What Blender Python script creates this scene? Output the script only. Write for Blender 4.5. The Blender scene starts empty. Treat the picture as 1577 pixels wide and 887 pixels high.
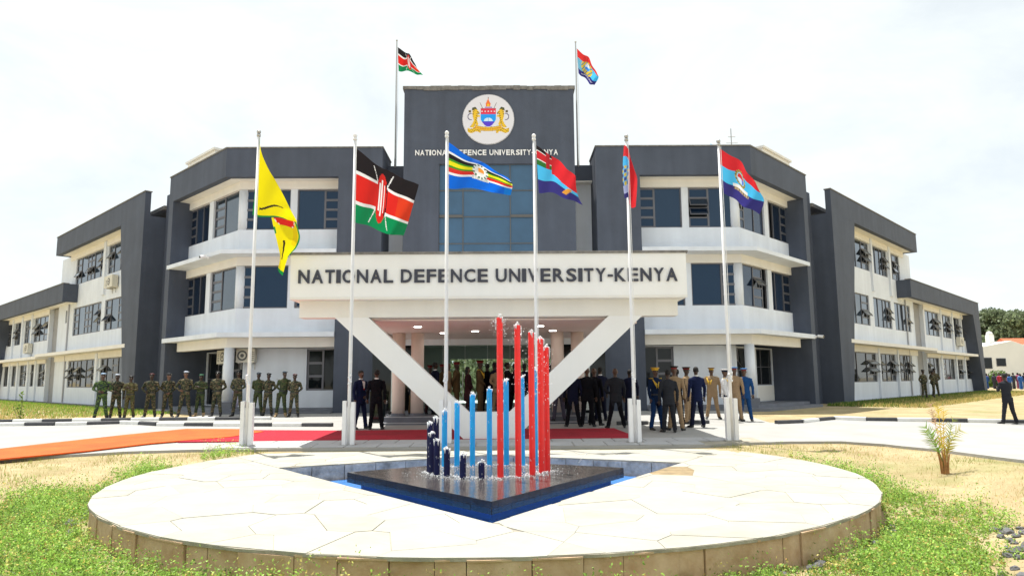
import bpy, bmesh, math, random
import numpy as np
from mathutils import Vector, Matrix, noise
from mathutils.geometry import tessellate_polygon
R = math.radians
random.seed(7)
rng = np.random.default_rng(11)
S = bpy.context.scene
COL = S.collection

# ------------------------------------------------------------------ camera
cam = bpy.data.cameras.new('camera')
cam.sensor_width = 36.0
cam.lens = 36.0 * 1079.0 / 1577.0
cam.clip_start = 0.1
cam.clip_end = 4000
camo = bpy.data.objects.new('camera', cam)
camo.matrix_world = (Matrix.Translation((0, 0, 1.6)) @ Matrix.Rotation(-R(0.501), 4, 'Z')
                     @ Matrix.Rotation(R(90 + 7.448), 4, 'X') @ Matrix.Rotation(-R(0.43), 4, 'Z'))
COL.objects.link(camo)
S.camera = camo

# ------------------------------------------------------------------ sky, sun, exposure
SUN_DIR = Vector((0.17, -0.25, -1.0)).normalized()          # the way the light travels
to_sun = -SUN_DIR
elev = math.asin(to_sun.z)
W = bpy.data.worlds.new('World')
S.world = W
W.use_nodes = True
wn = W.node_tree.nodes
wl = W.node_tree.links
bg = wn['Background']
sky = wn.new('ShaderNodeTexSky')
sky.sky_type = 'NISHITA'
sky.sun_disc = False
sky.sun_elevation = elev
sky.sun_rotation = math.atan2(to_sun.x, to_sun.y)
sky.altitude = 1600
sky.dust_density = 3.0
sky.air_density = 1.0
sky.ozone_density = 1.0
tc = wn.new('ShaderNodeTexCoord')
mp = wn.new('ShaderNodeMapping')
mp.inputs['Scale'].default_value = (1.0, 1.0, 2.6)
nz = wn.new('ShaderNodeTexNoise')
nz.inputs['Scale'].default_value = 2.4
nz.inputs['Detail'].default_value = 9
nz.inputs['Roughness'].default_value = 0.62
nz.inputs['Distortion'].default_value = 0.5
cr = wn.new('ShaderNodeMapRange')
cr.inputs['From Min'].default_value = 0.30
cr.inputs['From Max'].default_value = 0.62
cr.inputs['To Min'].default_value = 0.70
cr.inputs['To Max'].default_value = 0.97
mx = wn.new('ShaderNodeMixRGB')
mx.inputs['Color2'].default_value = (8.3, 8.75, 8.6, 1)       # thin bright high cloud
wl.new(tc.outputs['Generated'], mp.inputs['Vector'])
wl.new(mp.outputs['Vector'], nz.inputs['Vector'])
wl.new(nz.outputs['Fac'], cr.inputs['Value'])
wl.new(cr.outputs['Result'], mx.inputs['Fac'])
wl.new(sky.outputs['Color'], mx.inputs['Color1'])
wl.new(mx.outputs['Color'], bg.inputs['Color'])
bg.inputs['Strength'].default_value = 0.069

sun = bpy.data.lights.new('sun', 'SUN')
sun.energy = 4.0
sun.angle = R(0.53)
sun.color = (1.0, 0.96, 0.88)
suno = bpy.data.objects.new('sun', sun)
suno.rotation_euler = SUN_DIR.to_track_quat('-Z', 'Y').to_euler()
suno.location = (0, 20, 60)
COL.objects.link(suno)
S.view_settings.view_transform = 'Standard'
S.view_settings.look = 'None'
S.view_settings.exposure = 0.93
S.view_settings.gamma = 1.0

# ------------------------------------------------------------------ materials
MATS = {}
def mat(name, col, rough=0.7, var=0.0, vscale=4.0, bump=0.0, bscale=30.0, metal=0.0, spec=0.5,
        streak=0.0, coat=0.0, transl=0.0, col2=None, attr=False, detail=4):
    if name in MATS:
        return MATS[name]
    m = bpy.data.materials.new(name)
    m.use_nodes = True
    n = m.node_tree.nodes
    l = m.node_tree.links
    b = n['Principled BSDF']
    b.inputs['Roughness'].default_value = rough
    b.inputs['Metallic'].default_value = metal
    b.inputs['Specular IOR Level'].default_value = spec
    b.inputs['Coat Weight'].default_value = coat
    c = (col[0], col[1], col[2], 1)
    b.inputs['Base Color'].default_value = c
    src = None
    if attr:
        a = n.new('ShaderNodeAttribute')
        a.attribute_name = 'Col'
        src = a.outputs['Color']
    if var > 0 or col2 is not None or streak > 0:
        t = n.new('ShaderNodeTexCoord')
        x = n.new('ShaderNodeTexNoise')
        x.inputs['Scale'].default_value = vscale
        x.inputs['Detail'].default_value = detail
        x.inputs['Roughness'].default_value = 0.65
        l.new(t.outputs['Object'], x.inputs['Vector'])
        mr = n.new('ShaderNodeMapRange')
        mr.inputs['From Min'].default_value = 0.3
        mr.inputs['From Max'].default_value = 0.7
        l.new(x.outputs['Fac'], mr.inputs['Value'])
        mixn = n.new('ShaderNodeMixRGB')
        if col2 is not None:
            mixn.inputs['Color1'].default_value = c
            mixn.inputs['Color2'].default_value = (col2[0], col2[1], col2[2], 1)
        else:
            mixn.inputs['Color1'].default_value = tuple(v * (1 - var) for v in col) + (1,)
            mixn.inputs['Color2'].default_value = tuple(min(1, v * (1 + var)) for v in col) + (1,)
        l.new(mr.outputs['Result'], mixn.inputs['Fac'])
        out = mixn.outputs['Color']
        if src is not None:
            mm = n.new('ShaderNodeMixRGB')
            mm.blend_type = 'MULTIPLY'
            mm.inputs['Fac'].default_value = 1
            mixn.inputs['Color1'].default_value = (1 - var,) * 3 + (1,)
            mixn.inputs['Color2'].default_value = (1 + var,) * 3 + (1,)
            l.new(src, mm.inputs['Color1'])
            l.new(out, mm.inputs['Color2'])
            out = mm.outputs['Color']
        if streak > 0:
            mp2 = n.new('ShaderNodeMapping')
            mp2.inputs['Scale'].default_value = (1.1, 1.1, 0.10)
            l.new(t.outputs['Object'], mp2.inputs['Vector'])
            x2 = n.new('ShaderNodeTexNoise')
            x2.inputs['Scale'].default_value = 2.0
            x2.inputs['Detail'].default_value = 6
            l.new(mp2.outputs['Vector'], x2.inputs['Vector'])
            mr2 = n.new('ShaderNodeMapRange')
            mr2.inputs['From Min'].default_value = 0.35
            mr2.inputs['From Max'].default_value = 0.75
            mr2.inputs['To Min'].default_value = 1 - streak
            mr2.inputs['To Max'].default_value = 1 + streak
            l.new(x2.outputs['Fac'], mr2.inputs['Value'])
            mm2 = n.new('ShaderNodeVectorMath')
            mm2.operation = 'SCALE'
            l.new(out, mm2.inputs[0])
            l.new(mr2.outputs['Result'], mm2.inputs['Scale'])
            out = mm2.outputs['Vector']
        l.new(out, b.inputs['Base Color'])
        src = out
    elif src is not None:
        l.new(src, b.inputs['Base Color'])
    if bump > 0:
        t = n.new('ShaderNodeTexCoord')
        x = n.new('ShaderNodeTexNoise')
        x.inputs['Scale'].default_value = bscale
        x.inputs['Detail'].default_value = 5
        l.new(t.outputs['Object'], x.inputs['Vector'])
        bp = n.new('ShaderNodeBump')
        bp.inputs['Strength'].default_value = bump
        bp.inputs['Distance'].default_value = 0.02
        l.new(x.outputs['Fac'], bp.inputs['Height'])
        l.new(bp.outputs['Normal'], b.inputs['Normal'])
    if transl > 0:
        tr = n.new('ShaderNodeBsdfTranslucent')
        if src is not None:
            l.new(src, tr.inputs['Color'])
        else:
            tr.inputs['Color'].default_value = c
        ms = n.new('ShaderNodeMixShader')
        ms.inputs['Fac'].default_value = transl
        l.new(b.outputs[0], ms.inputs[1])
        l.new(tr.outputs[0], ms.inputs[2])
        l.new(ms.outputs[0], n['Material Output'].inputs['Surface'])
    MATS[name] = m
    return m

dark_paint = mat('dark_paint', (0.067, 0.081, 0.116), 0.75, var=0.12, vscale=0.8, bump=0.4, bscale=22, streak=0.11)
white_paint = mat('white_paint', (0.71, 0.755, 0.83), 0.7, var=0.05, vscale=0.7, bump=0.3, bscale=25, streak=0.05)
cream_and_bounce_paint = mat('cream_and_bounce_paint', (0.79, 0.77, 0.73), 0.7, var=0.03, vscale=0.8, bump=0.2, bscale=25, streak=0.03)  # slight cream also holds the warm ground bounce on soffits and beams
canopy_paint = mat('canopy_paint', (0.84, 0.835, 0.83), 0.6, var=0.02, vscale=0.7, bump=0.12, bscale=18, streak=0.02)
coping_mat = mat('coping_concrete', (0.20, 0.19, 0.18), 0.9, var=0.35, vscale=6, bump=0.6, bscale=40)
sash_glass = mat('sky_reflecting_sash', (0.50, 0.55, 0.60), 0.12, metal=0.85)
grey_step = mat('grey_step_paint', (0.15, 0.16, 0.19), 0.75, var=0.15, vscale=2, bump=0.3)
frame_mat = mat('window_frame_metal', (0.15, 0.15, 0.17), 0.45, metal=0.4)
glass_mat = mat('tinted_glass', (0.006, 0.014, 0.032), 0.03, spec=0.5)
glass_mat.node_tree.nodes['Principled BSDF'].inputs['IOR'].default_value = 1.62
glass_mat.node_tree.nodes['Principled BSDF'].inputs['Specular Tint'].default_value = (0.45, 0.68, 1.0, 1)
glass_sky = mat('mirror_tinted_glass', (0.010, 0.018, 0.030), 0.03, spec=0.5)
glass_sky.node_tree.nodes['Principled BSDF'].inputs['IOR'].default_value = 2.3
glass_sky.node_tree.nodes['Principled BSDF'].inputs['Specular Tint'].default_value = (0.72, 0.85, 1.0, 1)
def glass_var(src, k, ior):
    m = src.copy(); m.name = src.name + '_variant'
    b_ = m.node_tree.nodes['Principled BSDF']; c_ = b_.inputs['Base Color'].default_value
    b_.inputs['Base Color'].default_value = (c_[0] * k + .004, c_[1] * k + .004, c_[2] * k + .003, 1); b_.inputs['IOR'].default_value = ior
    return m
GV = {glass_mat.name: [glass_mat, glass_mat, glass_var(glass_mat, 1.8, 1.55), glass_var(glass_mat, .6, 1.75)],
      glass_sky.name: [glass_sky, glass_sky, glass_var(glass_sky, 2.0, 1.8), glass_var(glass_sky, .5, 2.6)]}
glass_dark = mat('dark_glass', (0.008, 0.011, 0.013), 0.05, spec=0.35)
curtain_glass = mat('blue_curtain_glass', (0.042, 0.105, 0.190), 0.10, spec=0.5, var=0.15, vscale=0.6)
letter_dark = mat('letter_dark_metal', (0.035, 0.038, 0.06), 0.4)
letter_white = mat('letter_white', (0.82, 0.82, 0.82), 0.5)
ac_mat = mat('ac_cream_plastic', (0.62, 0.59, 0.50), 0.5, var=0.05)
ac_dark = mat('ac_fan_grille', (0.10, 0.10, 0.10), 0.6)
pipe_mat = mat('grey_pipe', (0.42, 0.42, 0.44), 0.5)
pole_mat = mat('pole_white_metal', (0.78, 0.78, 0.80), 0.4, var=0.05, vscale=3)
chrome = mat('worn_steel', (0.45, 0.44, 0.42), 0.35, metal=0.8)
column_pink = mat('column_paint', (0.72, 0.60, 0.54), 0.6, var=0.03)
soffit_bounce_pink = mat('soffit_red_bounce', (0.80, 0.66, 0.62), 0.65, var=0.04, vscale=0.5)  # pink is light bounced off the red carpet, put into the colour
tile_dark = mat('wet_black_tile', (0.012, 0.014, 0.022), 0.12, var=0.5, vscale=9, spec=0.7, bump=0.1, bscale=12)
grout = mat('tile_grout', (0.16, 0.15, 0.15), 0.7)
pool_blue = mat('pool_blue_paint', (0.04, 0.17, 0.55), 0.5, var=0.15, vscale=2)
stone_wall = mat('grey_stone_block', (0.40, 0.35, 0.30), 0.85, var=0.45, vscale=5, bump=0.7, bscale=18)
slab_mat = mat('cream_flagstone', (0.355, 0.345, 0.305), 0.85, var=0.09, vscale=1.3, bump=0.5, bscale=9, streak=0)
slab_warm = mat('warm_flagstone', (0.350, 0.335, 0.285), 0.85, var=0.12, vscale=1.8, bump=0.5, bscale=9)
slab_brown = mat('wet_brown_flagstone', (0.26, 0.19, 0.10), 0.6, var=0.3, vscale=4, bump=0.4, bscale=9)
joint_mat = mat('slab_mortar', (0.33, 0.30, 0.24), 0.9, var=0.35, vscale=3, bump=0.8, bscale=20)
rim_mat = mat('brown_stone_rim', (0.40, 0.25, 0.14), 0.85, col2=(0.58, 0.43, 0.29), vscale=3.2, bump=0.8, bscale=11)
road_mat = mat('pale_concrete_paving', (0.325, 0.320, 0.308), 0.9, var=0.10, vscale=0.9, bump=0.4, bscale=25)
pave_mat = mat('grey_paving_slab', (0.40, 0.40, 0.41), 0.85, var=0.10, vscale=1.0, bump=0.3, bscale=20)
kerb_black = mat('kerb_black_paint', (0.055, 0.056, 0.062), 0.7, var=0.25, vscale=5)
kerb_white = mat('kerb_white_paint', (0.70, 0.70, 0.68), 0.7, var=0.08, vscale=5)
carpet_red = mat('carpet_red', (0.36, 0.003, 0.020), 0.95, var=0.25, vscale=1.2, bump=0.6, bscale=60)
carpet_orange = mat('carpet_orange', (0.60, 0.095, 0.012), 0.95, var=0.22, vscale=1.2, bump=0.6, bscale=60)
bar_red = mat('bar_red_paint', (0.85, 0.014, 0.014), 0.45, var=0.10, vscale=6, coat=0.1, streak=.12)
bar_blue = mat('bar_sky_blue_paint', (0.0, 0.42, 1.0), 0.45, var=0.10, vscale=6, coat=0.1, streak=.12)
bar_navy = mat('bar_navy_paint', (0.006, 0.009, 0.060), 0.6, var=0.25, vscale=6, spec=.25)
foam = mat('white_water_foam', (0.90, 0.92, 0.94), 0.35, transl=0.4)
rock_mat = mat('grey_rock', (0.17, 0.17, 0.18), 0.9, var=0.5, vscale=12, bump=0.7, bscale=30)
bark = mat('bark', (0.20, 0.17, 0.13), 0.9, var=0.4, vscale=6, bump=0.6)
leaf_attr = mat('leaf', (0.1, 0.2, 0.03), 0.6, attr=True, transl=0.45)
print_cloth = mat('printed_flag_cloth', (1, 1, 1), 0.75, attr=True, transl=0.45)
print_flat = mat('printed_panel', (1, 1, 1), 0.5, attr=True)
light_mat = bpy.data.materials.new('downlight_glow')
light_mat.use_nodes = True
light_mat.node_tree.nodes['Principled BSDF'].inputs['Emission Color'].default_value = (1, .97, .9, 1)
light_mat.node_tree.nodes['Principled BSDF'].inputs['Emission Strength'].default_value = 9.0

# ground: dry soil and straw with green patches
def ground_material():
    m = bpy.data.materials.new('dry_lawn_ground')
    m.use_nodes = True
    n = m.node_tree.nodes
    l = m.node_tree.links
    b = n['Principled BSDF']
    b.inputs['Roughness'].default_value = 0.95
    t = n.new('ShaderNodeTexCoord')
    def noi(sc, det=6):
        x = n.new('ShaderNodeTexNoise')
        x.inputs['Scale'].default_value = sc
        x.inputs['Detail'].default_value = det
        x.inputs['Roughness'].default_value = 0.7
        l.new(t.outputs['Object'], x.inputs['Vector'])
        return x
    a = noi(1.1)
    c = n.new('ShaderNodeValToRGB')
    e = c.color_ramp.elements
    e[0].position = 0.32; e[0].color = (0.30, 0.22, 0.11, 1)
    e[1].position = 0.68; e[1].color = (0.46, 0.38, 0.22, 1)
    l.new(a.outputs['Fac'], c.inputs['Fac'])
    a2 = noi(38, 3)
    mm = n.new('ShaderNodeMixRGB'); mm.blend_type = 'OVERLAY'; mm.inputs['Fac'].default_value = 0.55
    l.new(c.outputs['Color'], mm.inputs['Color1'])
    l.new(a2.outputs['Fac'], mm.inputs['Color2'])
    a3 = noi(0.35)
    c3 = n.new('ShaderNodeMapRange')
    c3.inputs['From Min'].default_value = 0.50; c3.inputs['From Max'].default_value = 0.66
    c3.inputs['To Max'].default_value = 0.55
    l.new(a3.outputs['Fac'], c3.inputs['Value'])
    m2 = n.new('ShaderNodeMixRGB')
    m2.inputs['Color2'].default_value = (0.16, 0.20, 0.045, 1)
    l.new(c3.outputs['Result'], m2.inputs['Fac'])
    l.new(mm.outputs['Color'], m2.inputs['Color1'])
    l.new(m2.outputs['Color'], b.inputs['Base Color'])
    bp = n.new('ShaderNodeBump'); bp.inputs['Strength'].default_value = 0.8; bp.inputs['Distance'].default_value = 0.03
    l.new(a2.outputs['Fac'], bp.inputs['Height'])
    l.new(bp.outputs['Normal'], b.inputs['Normal'])
    return m
ground_mat = ground_material()

def water_material():
    m = bpy.data.materials.new('pool_water')
    m.use_nodes = True
    n = m.node_tree.nodes; l = m.node_tree.links
    b = n['Principled BSDF']
    b.inputs['Base Color'].default_value = (0.07, 0.27, 0.72, 1)
    b.inputs['Roughness'].default_value = 0.06
    b.inputs['Transmission Weight'].default_value = 0.2
    b.inputs['IOR'].default_value = 1.33
    t = n.new('ShaderNodeTexCoord')
    x = n.new('ShaderNodeTexNoise'); x.inputs['Scale'].default_value = 7; x.inputs['Detail'].default_value = 3
    l.new(t.outputs['Object'], x.inputs['Vector'])
    bp = n.new('ShaderNodeBump'); bp.inputs['Strength'].default_value = 0.5; bp.inputs['Distance'].default_value = 0.05
    l.new(x.outputs['Fac'], bp.inputs['Height']); l.new(bp.outputs['Normal'], b.inputs['Normal'])
    return m
water_mat = water_material()

def wet_top_material():
    m = bpy.data.materials.new('wet_plinth_top')
    m.use_nodes = True
    n = m.node_tree.nodes; l = m.node_tree.links
    b = n['Principled BSDF']
    b.inputs['Roughness'].default_value = 0.09
    b.inputs['Specular IOR Level'].default_value = 0.8
    t = n.new('ShaderNodeTexCoord')
    br = n.new('ShaderNodeTexBrick')
    br.inputs['Scale'].default_value = 1.0
    br.inputs['Brick Width'].default_value = 0.15
    br.inputs['Row Height'].default_value = 0.075
    br.inputs['Mortar Size'].default_value = 0.004
    br.inputs['Color1'].default_value = (0.030, 0.027, 0.030, 1)
    br.inputs['Color2'].default_value = (0.065, 0.055, 0.052, 1)
    br.inputs['Mortar'].default_value = (0.15, 0.14, 0.13, 1)
    l.new(t.outputs['Object'], br.inputs['Vector'])
    l.new(br.outputs['Color'], b.inputs['Base Color'])
    mp = n.new('ShaderNodeMapping'); mp.inputs['Scale'].default_value = (3.5, 11, 1)
    l.new(t.outputs['Object'], mp.inputs['Vector'])
    x = n.new('ShaderNodeTexNoise'); x.inputs['Scale'].default_value = 1.6; x.inputs['Detail'].default_value = 4
    l.new(mp.outputs['Vector'], x.inputs['Vector'])
    bp = n.new('ShaderNodeBump'); bp.inputs['Strength'].default_value = 0.35; bp.inputs['Distance'].default_value = 0.02
    l.new(x.outputs['Fac'], bp.inputs['Height']); l.new(bp.outputs['Normal'], b.inputs['Normal'])
    return m
wet_top = wet_top_material()

def camo_material(name, cols, scale=7.0):
    m = bpy.data.materials.new(name)
    m.use_nodes = True
    n = m.node_tree.nodes; l = m.node_tree.links
    b = n['Principled BSDF']; b.inputs['Roughness'].default_value = 0.85
    t = n.new('ShaderNodeTexCoord')
    mp = n.new('ShaderNodeMapping'); mp.inputs['Scale'].default_value = (1, 1, 1.7)
    l.new(t.outputs['Object'], mp.inputs['Vector'])
    prev = None
    for i, c in enumerate(cols):
        if i == 0:
            rgb = n.new('ShaderNodeRGB'); rgb.outputs[0].default_value = (*c, 1); prev = rgb.outputs[0]
            continue
        mp2 = n.new('ShaderNodeMapping'); mp2.inputs['Location'].default_value = (i * 5.3, i * 2.1, i * 7.7)
        l.new(mp.outputs['Vector'], mp2.inputs['Vector'])
        x = n.new('ShaderNodeTexNoise'); x.inputs['Scale'].default_value = scale * (1 + .18 * i); x.inputs['Detail'].default_value = 2
        x.inputs['Distortion'].default_value = 0.8
        l.new(mp2.outputs['Vector'], x.inputs['Vector'])
        r = n.new('ShaderNodeMath'); r.operation = 'GREATER_THAN'; r.inputs[1].default_value = 0.555
        l.new(x.outputs['Fac'], r.inputs[0])
        mm = n.new('ShaderNodeMixRGB'); mm.inputs['Color2'].default_value = (*c, 1)
        l.new(r.outputs[0], mm.inputs['Fac']); l.new(prev, mm.inputs['Color1'])
        prev = mm.outputs['Color']
    l.new(prev, b.inputs['Base Color'])
    return m
camo_brown = camo_material('camouflage_brown_green', [(0.022, 0.036, 0.014), (0.060, 0.034, 0.020), (0.008, 0.010, 0.007), (0.15, 0.12, 0.065)])
camo_blue = camo_material('camouflage_blue_green', [(0.025, 0.060, 0.014), (0.008, 0.012, 0.035), (0.006, 0.010, 0.008), (0.10, 0.16, 0.03)], 7)
camo_tan = camo_material('camouflage_pale_olive', [(0.06, 0.065, 0.018), (0.17, 0.145, 0.06), (0.022, 0.022, 0.010), (0.08, 0.05, 0.02)])
camo_green = camo_material('camouflage_bright_green', [(0.035, 0.058, 0.013), (0.014, 0.028, 0.009), (0.075, 0.065, 0.025), (0.008, 0.014, 0.006)])

# ------------------------------------------------------------------ mesh helpers
def tagit(o, label=None, cat=None, group=None, kind=None):
    if label: o['label'] = label
    if cat: o['category'] = cat
    if group: o['group'] = group
    if kind: o['kind'] = kind
    return o

def empty(name, loc=(0, 0, 0), rz=0.0):
    o = bpy.data.objects.new(name, None)
    o.empty_display_size = 0.2
    o.location = loc
    o.rotation_euler = (0, 0, rz)
    COL.objects.link(o)
    return o

def root_offset(o):
    v = Vector((0, 0, 0))
    while o is not None:
        v += o.location
        o = o.parent
    return v

class MB:
    """collects shapes of one part; T maps local (a,b,c) to the world"""
    def __init__(self, T=None):
        self.v = []; self.f = []; self.m = []; self.T = T
    def add(self, vs, fs, m=0):
        k = len(self.v)
        T = self.T
        self.v += [tuple(T(*p)) if T else tuple(p) for p in vs]
        self.f += [tuple(k + i for i in f) for f in fs]
        self.m += [m] * len(fs)
    def box(self, a0, a1, b0, b1, c0, c1, m=0):
        self.add([(a0, b0, c0), (a1, b0, c0), (a1, b1, c0), (a0, b1, c0), (a0, b0, c1), (a1, b0, c1), (a1, b1, c1), (a0, b1, c1)],
                 [(0, 3, 2, 1), (4, 5, 6, 7), (0, 1, 5, 4), (1, 2, 6, 5), (2, 3, 7, 6), (3, 0, 4, 7)], m)
    def prism(self, poly, z0, z1, m=0):
        n = len(poly)
        self.add([(p[0], p[1], z0) for p in poly] + [(p[0], p[1], z1) for p in poly],
                 [tuple(range(n))[::-1], tuple(range(n, 2 * n))] + [(i, (i + 1) % n, n + (i + 1) % n, n + i) for i in range(n)], m)
    def hull8(self, pts, m=0):          # eight points ordered as in box
        self.add(pts, [(0, 3, 2, 1), (4, 5, 6, 7), (0, 1, 5, 4), (1, 2, 6, 5), (2, 3, 7, 6), (3, 0, 4, 7)], m)
    def loft(self, rings, m=0, n=10, cap=True):
        """rings: (center Vector, axis_u Vector, axis_v Vector)"""
        vs = []
        for c, u, w in rings:
            for i in range(n):
                a = 2 * math.pi * i / n
                vs.append(tuple(c + u * math.cos(a) + w * math.sin(a)))
        fs = []
        for k in range(len(rings) - 1):
            for i in range(n):
                j = (i + 1) % n
                fs.append((k * n + i, k * n + j, (k + 1) * n + j, (k + 1) * n + i))
        if cap:
            fs.append(tuple(range(n))[::-1])
            fs.append(tuple(range((len(rings) - 1) * n, len(rings) * n)))
        self.add(vs, fs, m)
    def tube(self, pts, rad, m=0, n=8):
        pts = [Vector(p) for p in pts]
        if not isinstance(rad, (list, tuple)): rad = [rad] * len(pts)
        rings = []
        d0 = (pts[1] - pts[0]).normalized()
        ref = Vector((0, 1, 0)) if abs(d0.y) < 0.9 else Vector((1, 0, 0))
        for i, p in enumerate(pts):
            a = pts[max(0, i - 1)]; b = pts[min(len(pts) - 1, i + 1)]
            d = (b - a).normalized()
            u = d.cross(ref).normalized(); w = d.cross(u).normalized()
            rings.append((p, u * rad[i], w * rad[i]))
        self.loft(rings, m, n)
    def ball(self, c, r, m=0, n=8, k=5, sz=1.0):
        c = Vector(c); rings = []
        for i in range(k + 1):
            a = -math.pi / 2 + math.pi * (i + .15) / (k + .3)
            rr = r * math.cos(a)
            rings.append((c + Vector((0, 0, r * sz * math.sin(a))), Vector((rr, 0, 0)), Vector((0, rr, 0))))
        self.loft(rings, m, n)
    def build(self, name, mats, parent=None, smooth=False, recalc=True):
        off = root_offset(parent) if parent else Vector((0, 0, 0))
        me = bpy.data.meshes.new(name)
        me.from_pydata([(p[0] - off.x, p[1] - off.y, p[2] - off.z) for p in self.v], [], self.f)
        if not isinstance(mats, (list, tuple)): mats = [mats]
        for q in mats: me.materials.append(q)
        if len(mats) > 1: me.polygons.foreach_set('material_index', self.m)
        if smooth: me.polygons.foreach_set('use_smooth', [True] * len(me.polygons))
        if recalc:
            bm = bmesh.new(); bm.from_mesh(me)
            bmesh.ops.recalc_face_normals(bm, faces=bm.faces)
            bm.to_mesh(me); bm.free()
        o = bpy.data.objects.new(name, me)
        COL.objects.link(o)
        if parent: o.parent = parent
        return o

def sm(t):
    t = max(0.0, min(1.0, t)); return t * t * (3 - 2 * t)
DC = (-0.27, 12.82); DR = 6.14                 # stone disc round the fountain
def g(x, y):
    b = 0.022 * (min(max(y, 16), 26) - 16)
    d = math.hypot(x - DC[0], y - DC[1])
    z = b - 0.36 * sm((9.8 - d) / 3) * sm((15.5 - y) / 4)
    if d < DR - 0.3 and y < 16.3:
        z -= 0.75 * sm((DR - 0.3 - d) / 0.5) * sm((16.3 - y) / .5)
    return z
def gp(x, y):                                 # paved surface
    return 0.022 * (min(max(y, 16), 26) - 16) + 0.06

# ------------------------------------------------------------------ ground sheets
def ground_sheet():
    xs = list(np.arange(-14, 13.01, 0.25)); ys = list(np.arange(0, 18.01, 0.25))
    xs = [-900, -500, -300, -150, -90, -60, -40, -28, -20, -17] + xs + [15, 18, 24, 32, 45, 65, 90, 150, 300, 500, 900]
    ys = [-300, -120, -50, -20, -8, -3] + ys + [20, 22, 24, 26, 28, 32, 40, 55, 80, 120, 200, 400, 900, 1800]
    vs = [(x, y, g(x, y)) for y in ys for x in xs]
    n = len(xs)
    fs = [(j * n + i, j * n + i + 1, (j + 1) * n + i + 1, (j + 1) * n + i) for j in range(len(ys) - 1) for i in range(n - 1)]
    me = bpy.data.meshes.new('ground')
    me.from_pydata(vs, [], fs)
    me.materials.append(ground_mat)
    me.polygons.foreach_set('use_smooth', [True] * len(me.polygons))
    o = bpy.data.objects.new('ground', me); COL.objects.link(o)
    return tagit(o, 'dry straw coloured lawn and bare earth reaching to the horizon', kind='structure')
ground_sheet()

def sheet(name, loops, zoff, thick, material, parent=None, gf=gp, cuts=None):
    vs = []
    for lp in loops: vs += [Vector((p[0], p[1], 0)) for p in lp]
    tris = tessellate_polygon([[Vector((p[0], p[1], 0)) for p in lp] for lp in loops])
    bm = bmesh.new()
    bv = [bm.verts.new(v) for v in vs]
    for t in tris:
        try: bm.faces.new([bv[i] for i in t])
        except ValueError: pass
    for yc in (cuts or (16, 26)):
        geom = bm.verts[:] + bm.edges[:] + bm.faces[:]
        bmesh.ops.bisect_plane(bm, geom=geom, plane_co=(0, yc, 0), plane_no=(0, 1, 0))
    bmesh.ops.recalc_face_normals(bm, faces=bm.faces)
    for f in bm.faces:
        if f.normal.z < 0: f.normal_flip()
    for v in bm.verts: v.co.z = gf(v.co.x, v.co.y) + zoff
    be = [e for e in bm.edges if len(e.link_faces) == 1]
    r = bmesh.ops.extrude_edge_only(bm, edges=be)
    for v in [q for q in r['geom'] if isinstance(q, bmesh.types.BMVert)]:
        v.co.z -= thick
    me = bpy.data.meshes.new(name); bm.to_mesh(me); bm.free()
    me.materials.append(material)
    o = bpy.data.objects.new(name, me); COL.objects.link(o)
    if parent: o.parent = parent
    return o

island = [(-5.6, 16.4), (-7.2, 16.45), (-8.6, 16.2), (-9.6, 15.6), (-10.4, 14.6), (-13, 11.8), (-17, 7), (-20, 0), (-20, -6),
          (14, -6), (13, 2), (11.4, 8), (9.8, 12), (9.45, 13.6), (9.2, 15.2), (8.7, 16.4), (8.0, 17.05), (6.8, 17.1), (5.2, 16.8),
          (4.6, 16.46), (-5.3, 16.46)]
outer = [(-60, -8), (-60, 26), (-24, 25.2), (-17.5, 24.9), (-12.2, 25.3), (-12.1, 29.5), (-7.3, 29.5), (5.9, 29.5), (9.6, 28.9), (8.5, 24.4), (8.3, 22.4),
         (9.2, 22.2), (10.2, 23.1), (10.9, 23.5), (11.4, 22.8), (15.6, 21.3), (22, 18.6), (40, 10), (40, -8)]
road = sheet('road', [outer, island], 0, 0.16, road_mat)
tagit(road, 'sunlit pale concrete drive and forecourt around the lawn island', kind='structure')
# grey slab walk between the drive and the disc: single slabs
walk = sheet('pavement', [[(-5.25, 16.47), (4.6, 16.47), (5.2, 16.81), (6.2, 16.99), (6.2, 18.0), (-6.9, 18.0), (-6.9, 16.47)]], 0.004, 0.02, joint_mat)
tagit(walk, 'slab walkway in front of the canopy', kind='structure')
k = 0
for r_ in range(2):
    y0 = 16.5 + r_ * 0.74
    for i in range(17):
        x0 = -6.8 + i * 0.76 + (0.3 if r_ else 0)
        if x0 + 0.74 > (4.6, 6.2)[r_]: continue
        j = random.uniform(-.008, .008)
        s = sheet('paving_slab', [[(x0 + .01, y0 + .01), (x0 + .745, y0 + .01), (x0 + .745, y0 + .73), (x0 + .01, y0 + .73)]], 0.022 + random.uniform(0, .004), 0.02, pave_mat, walk, cuts=(16,))

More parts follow.
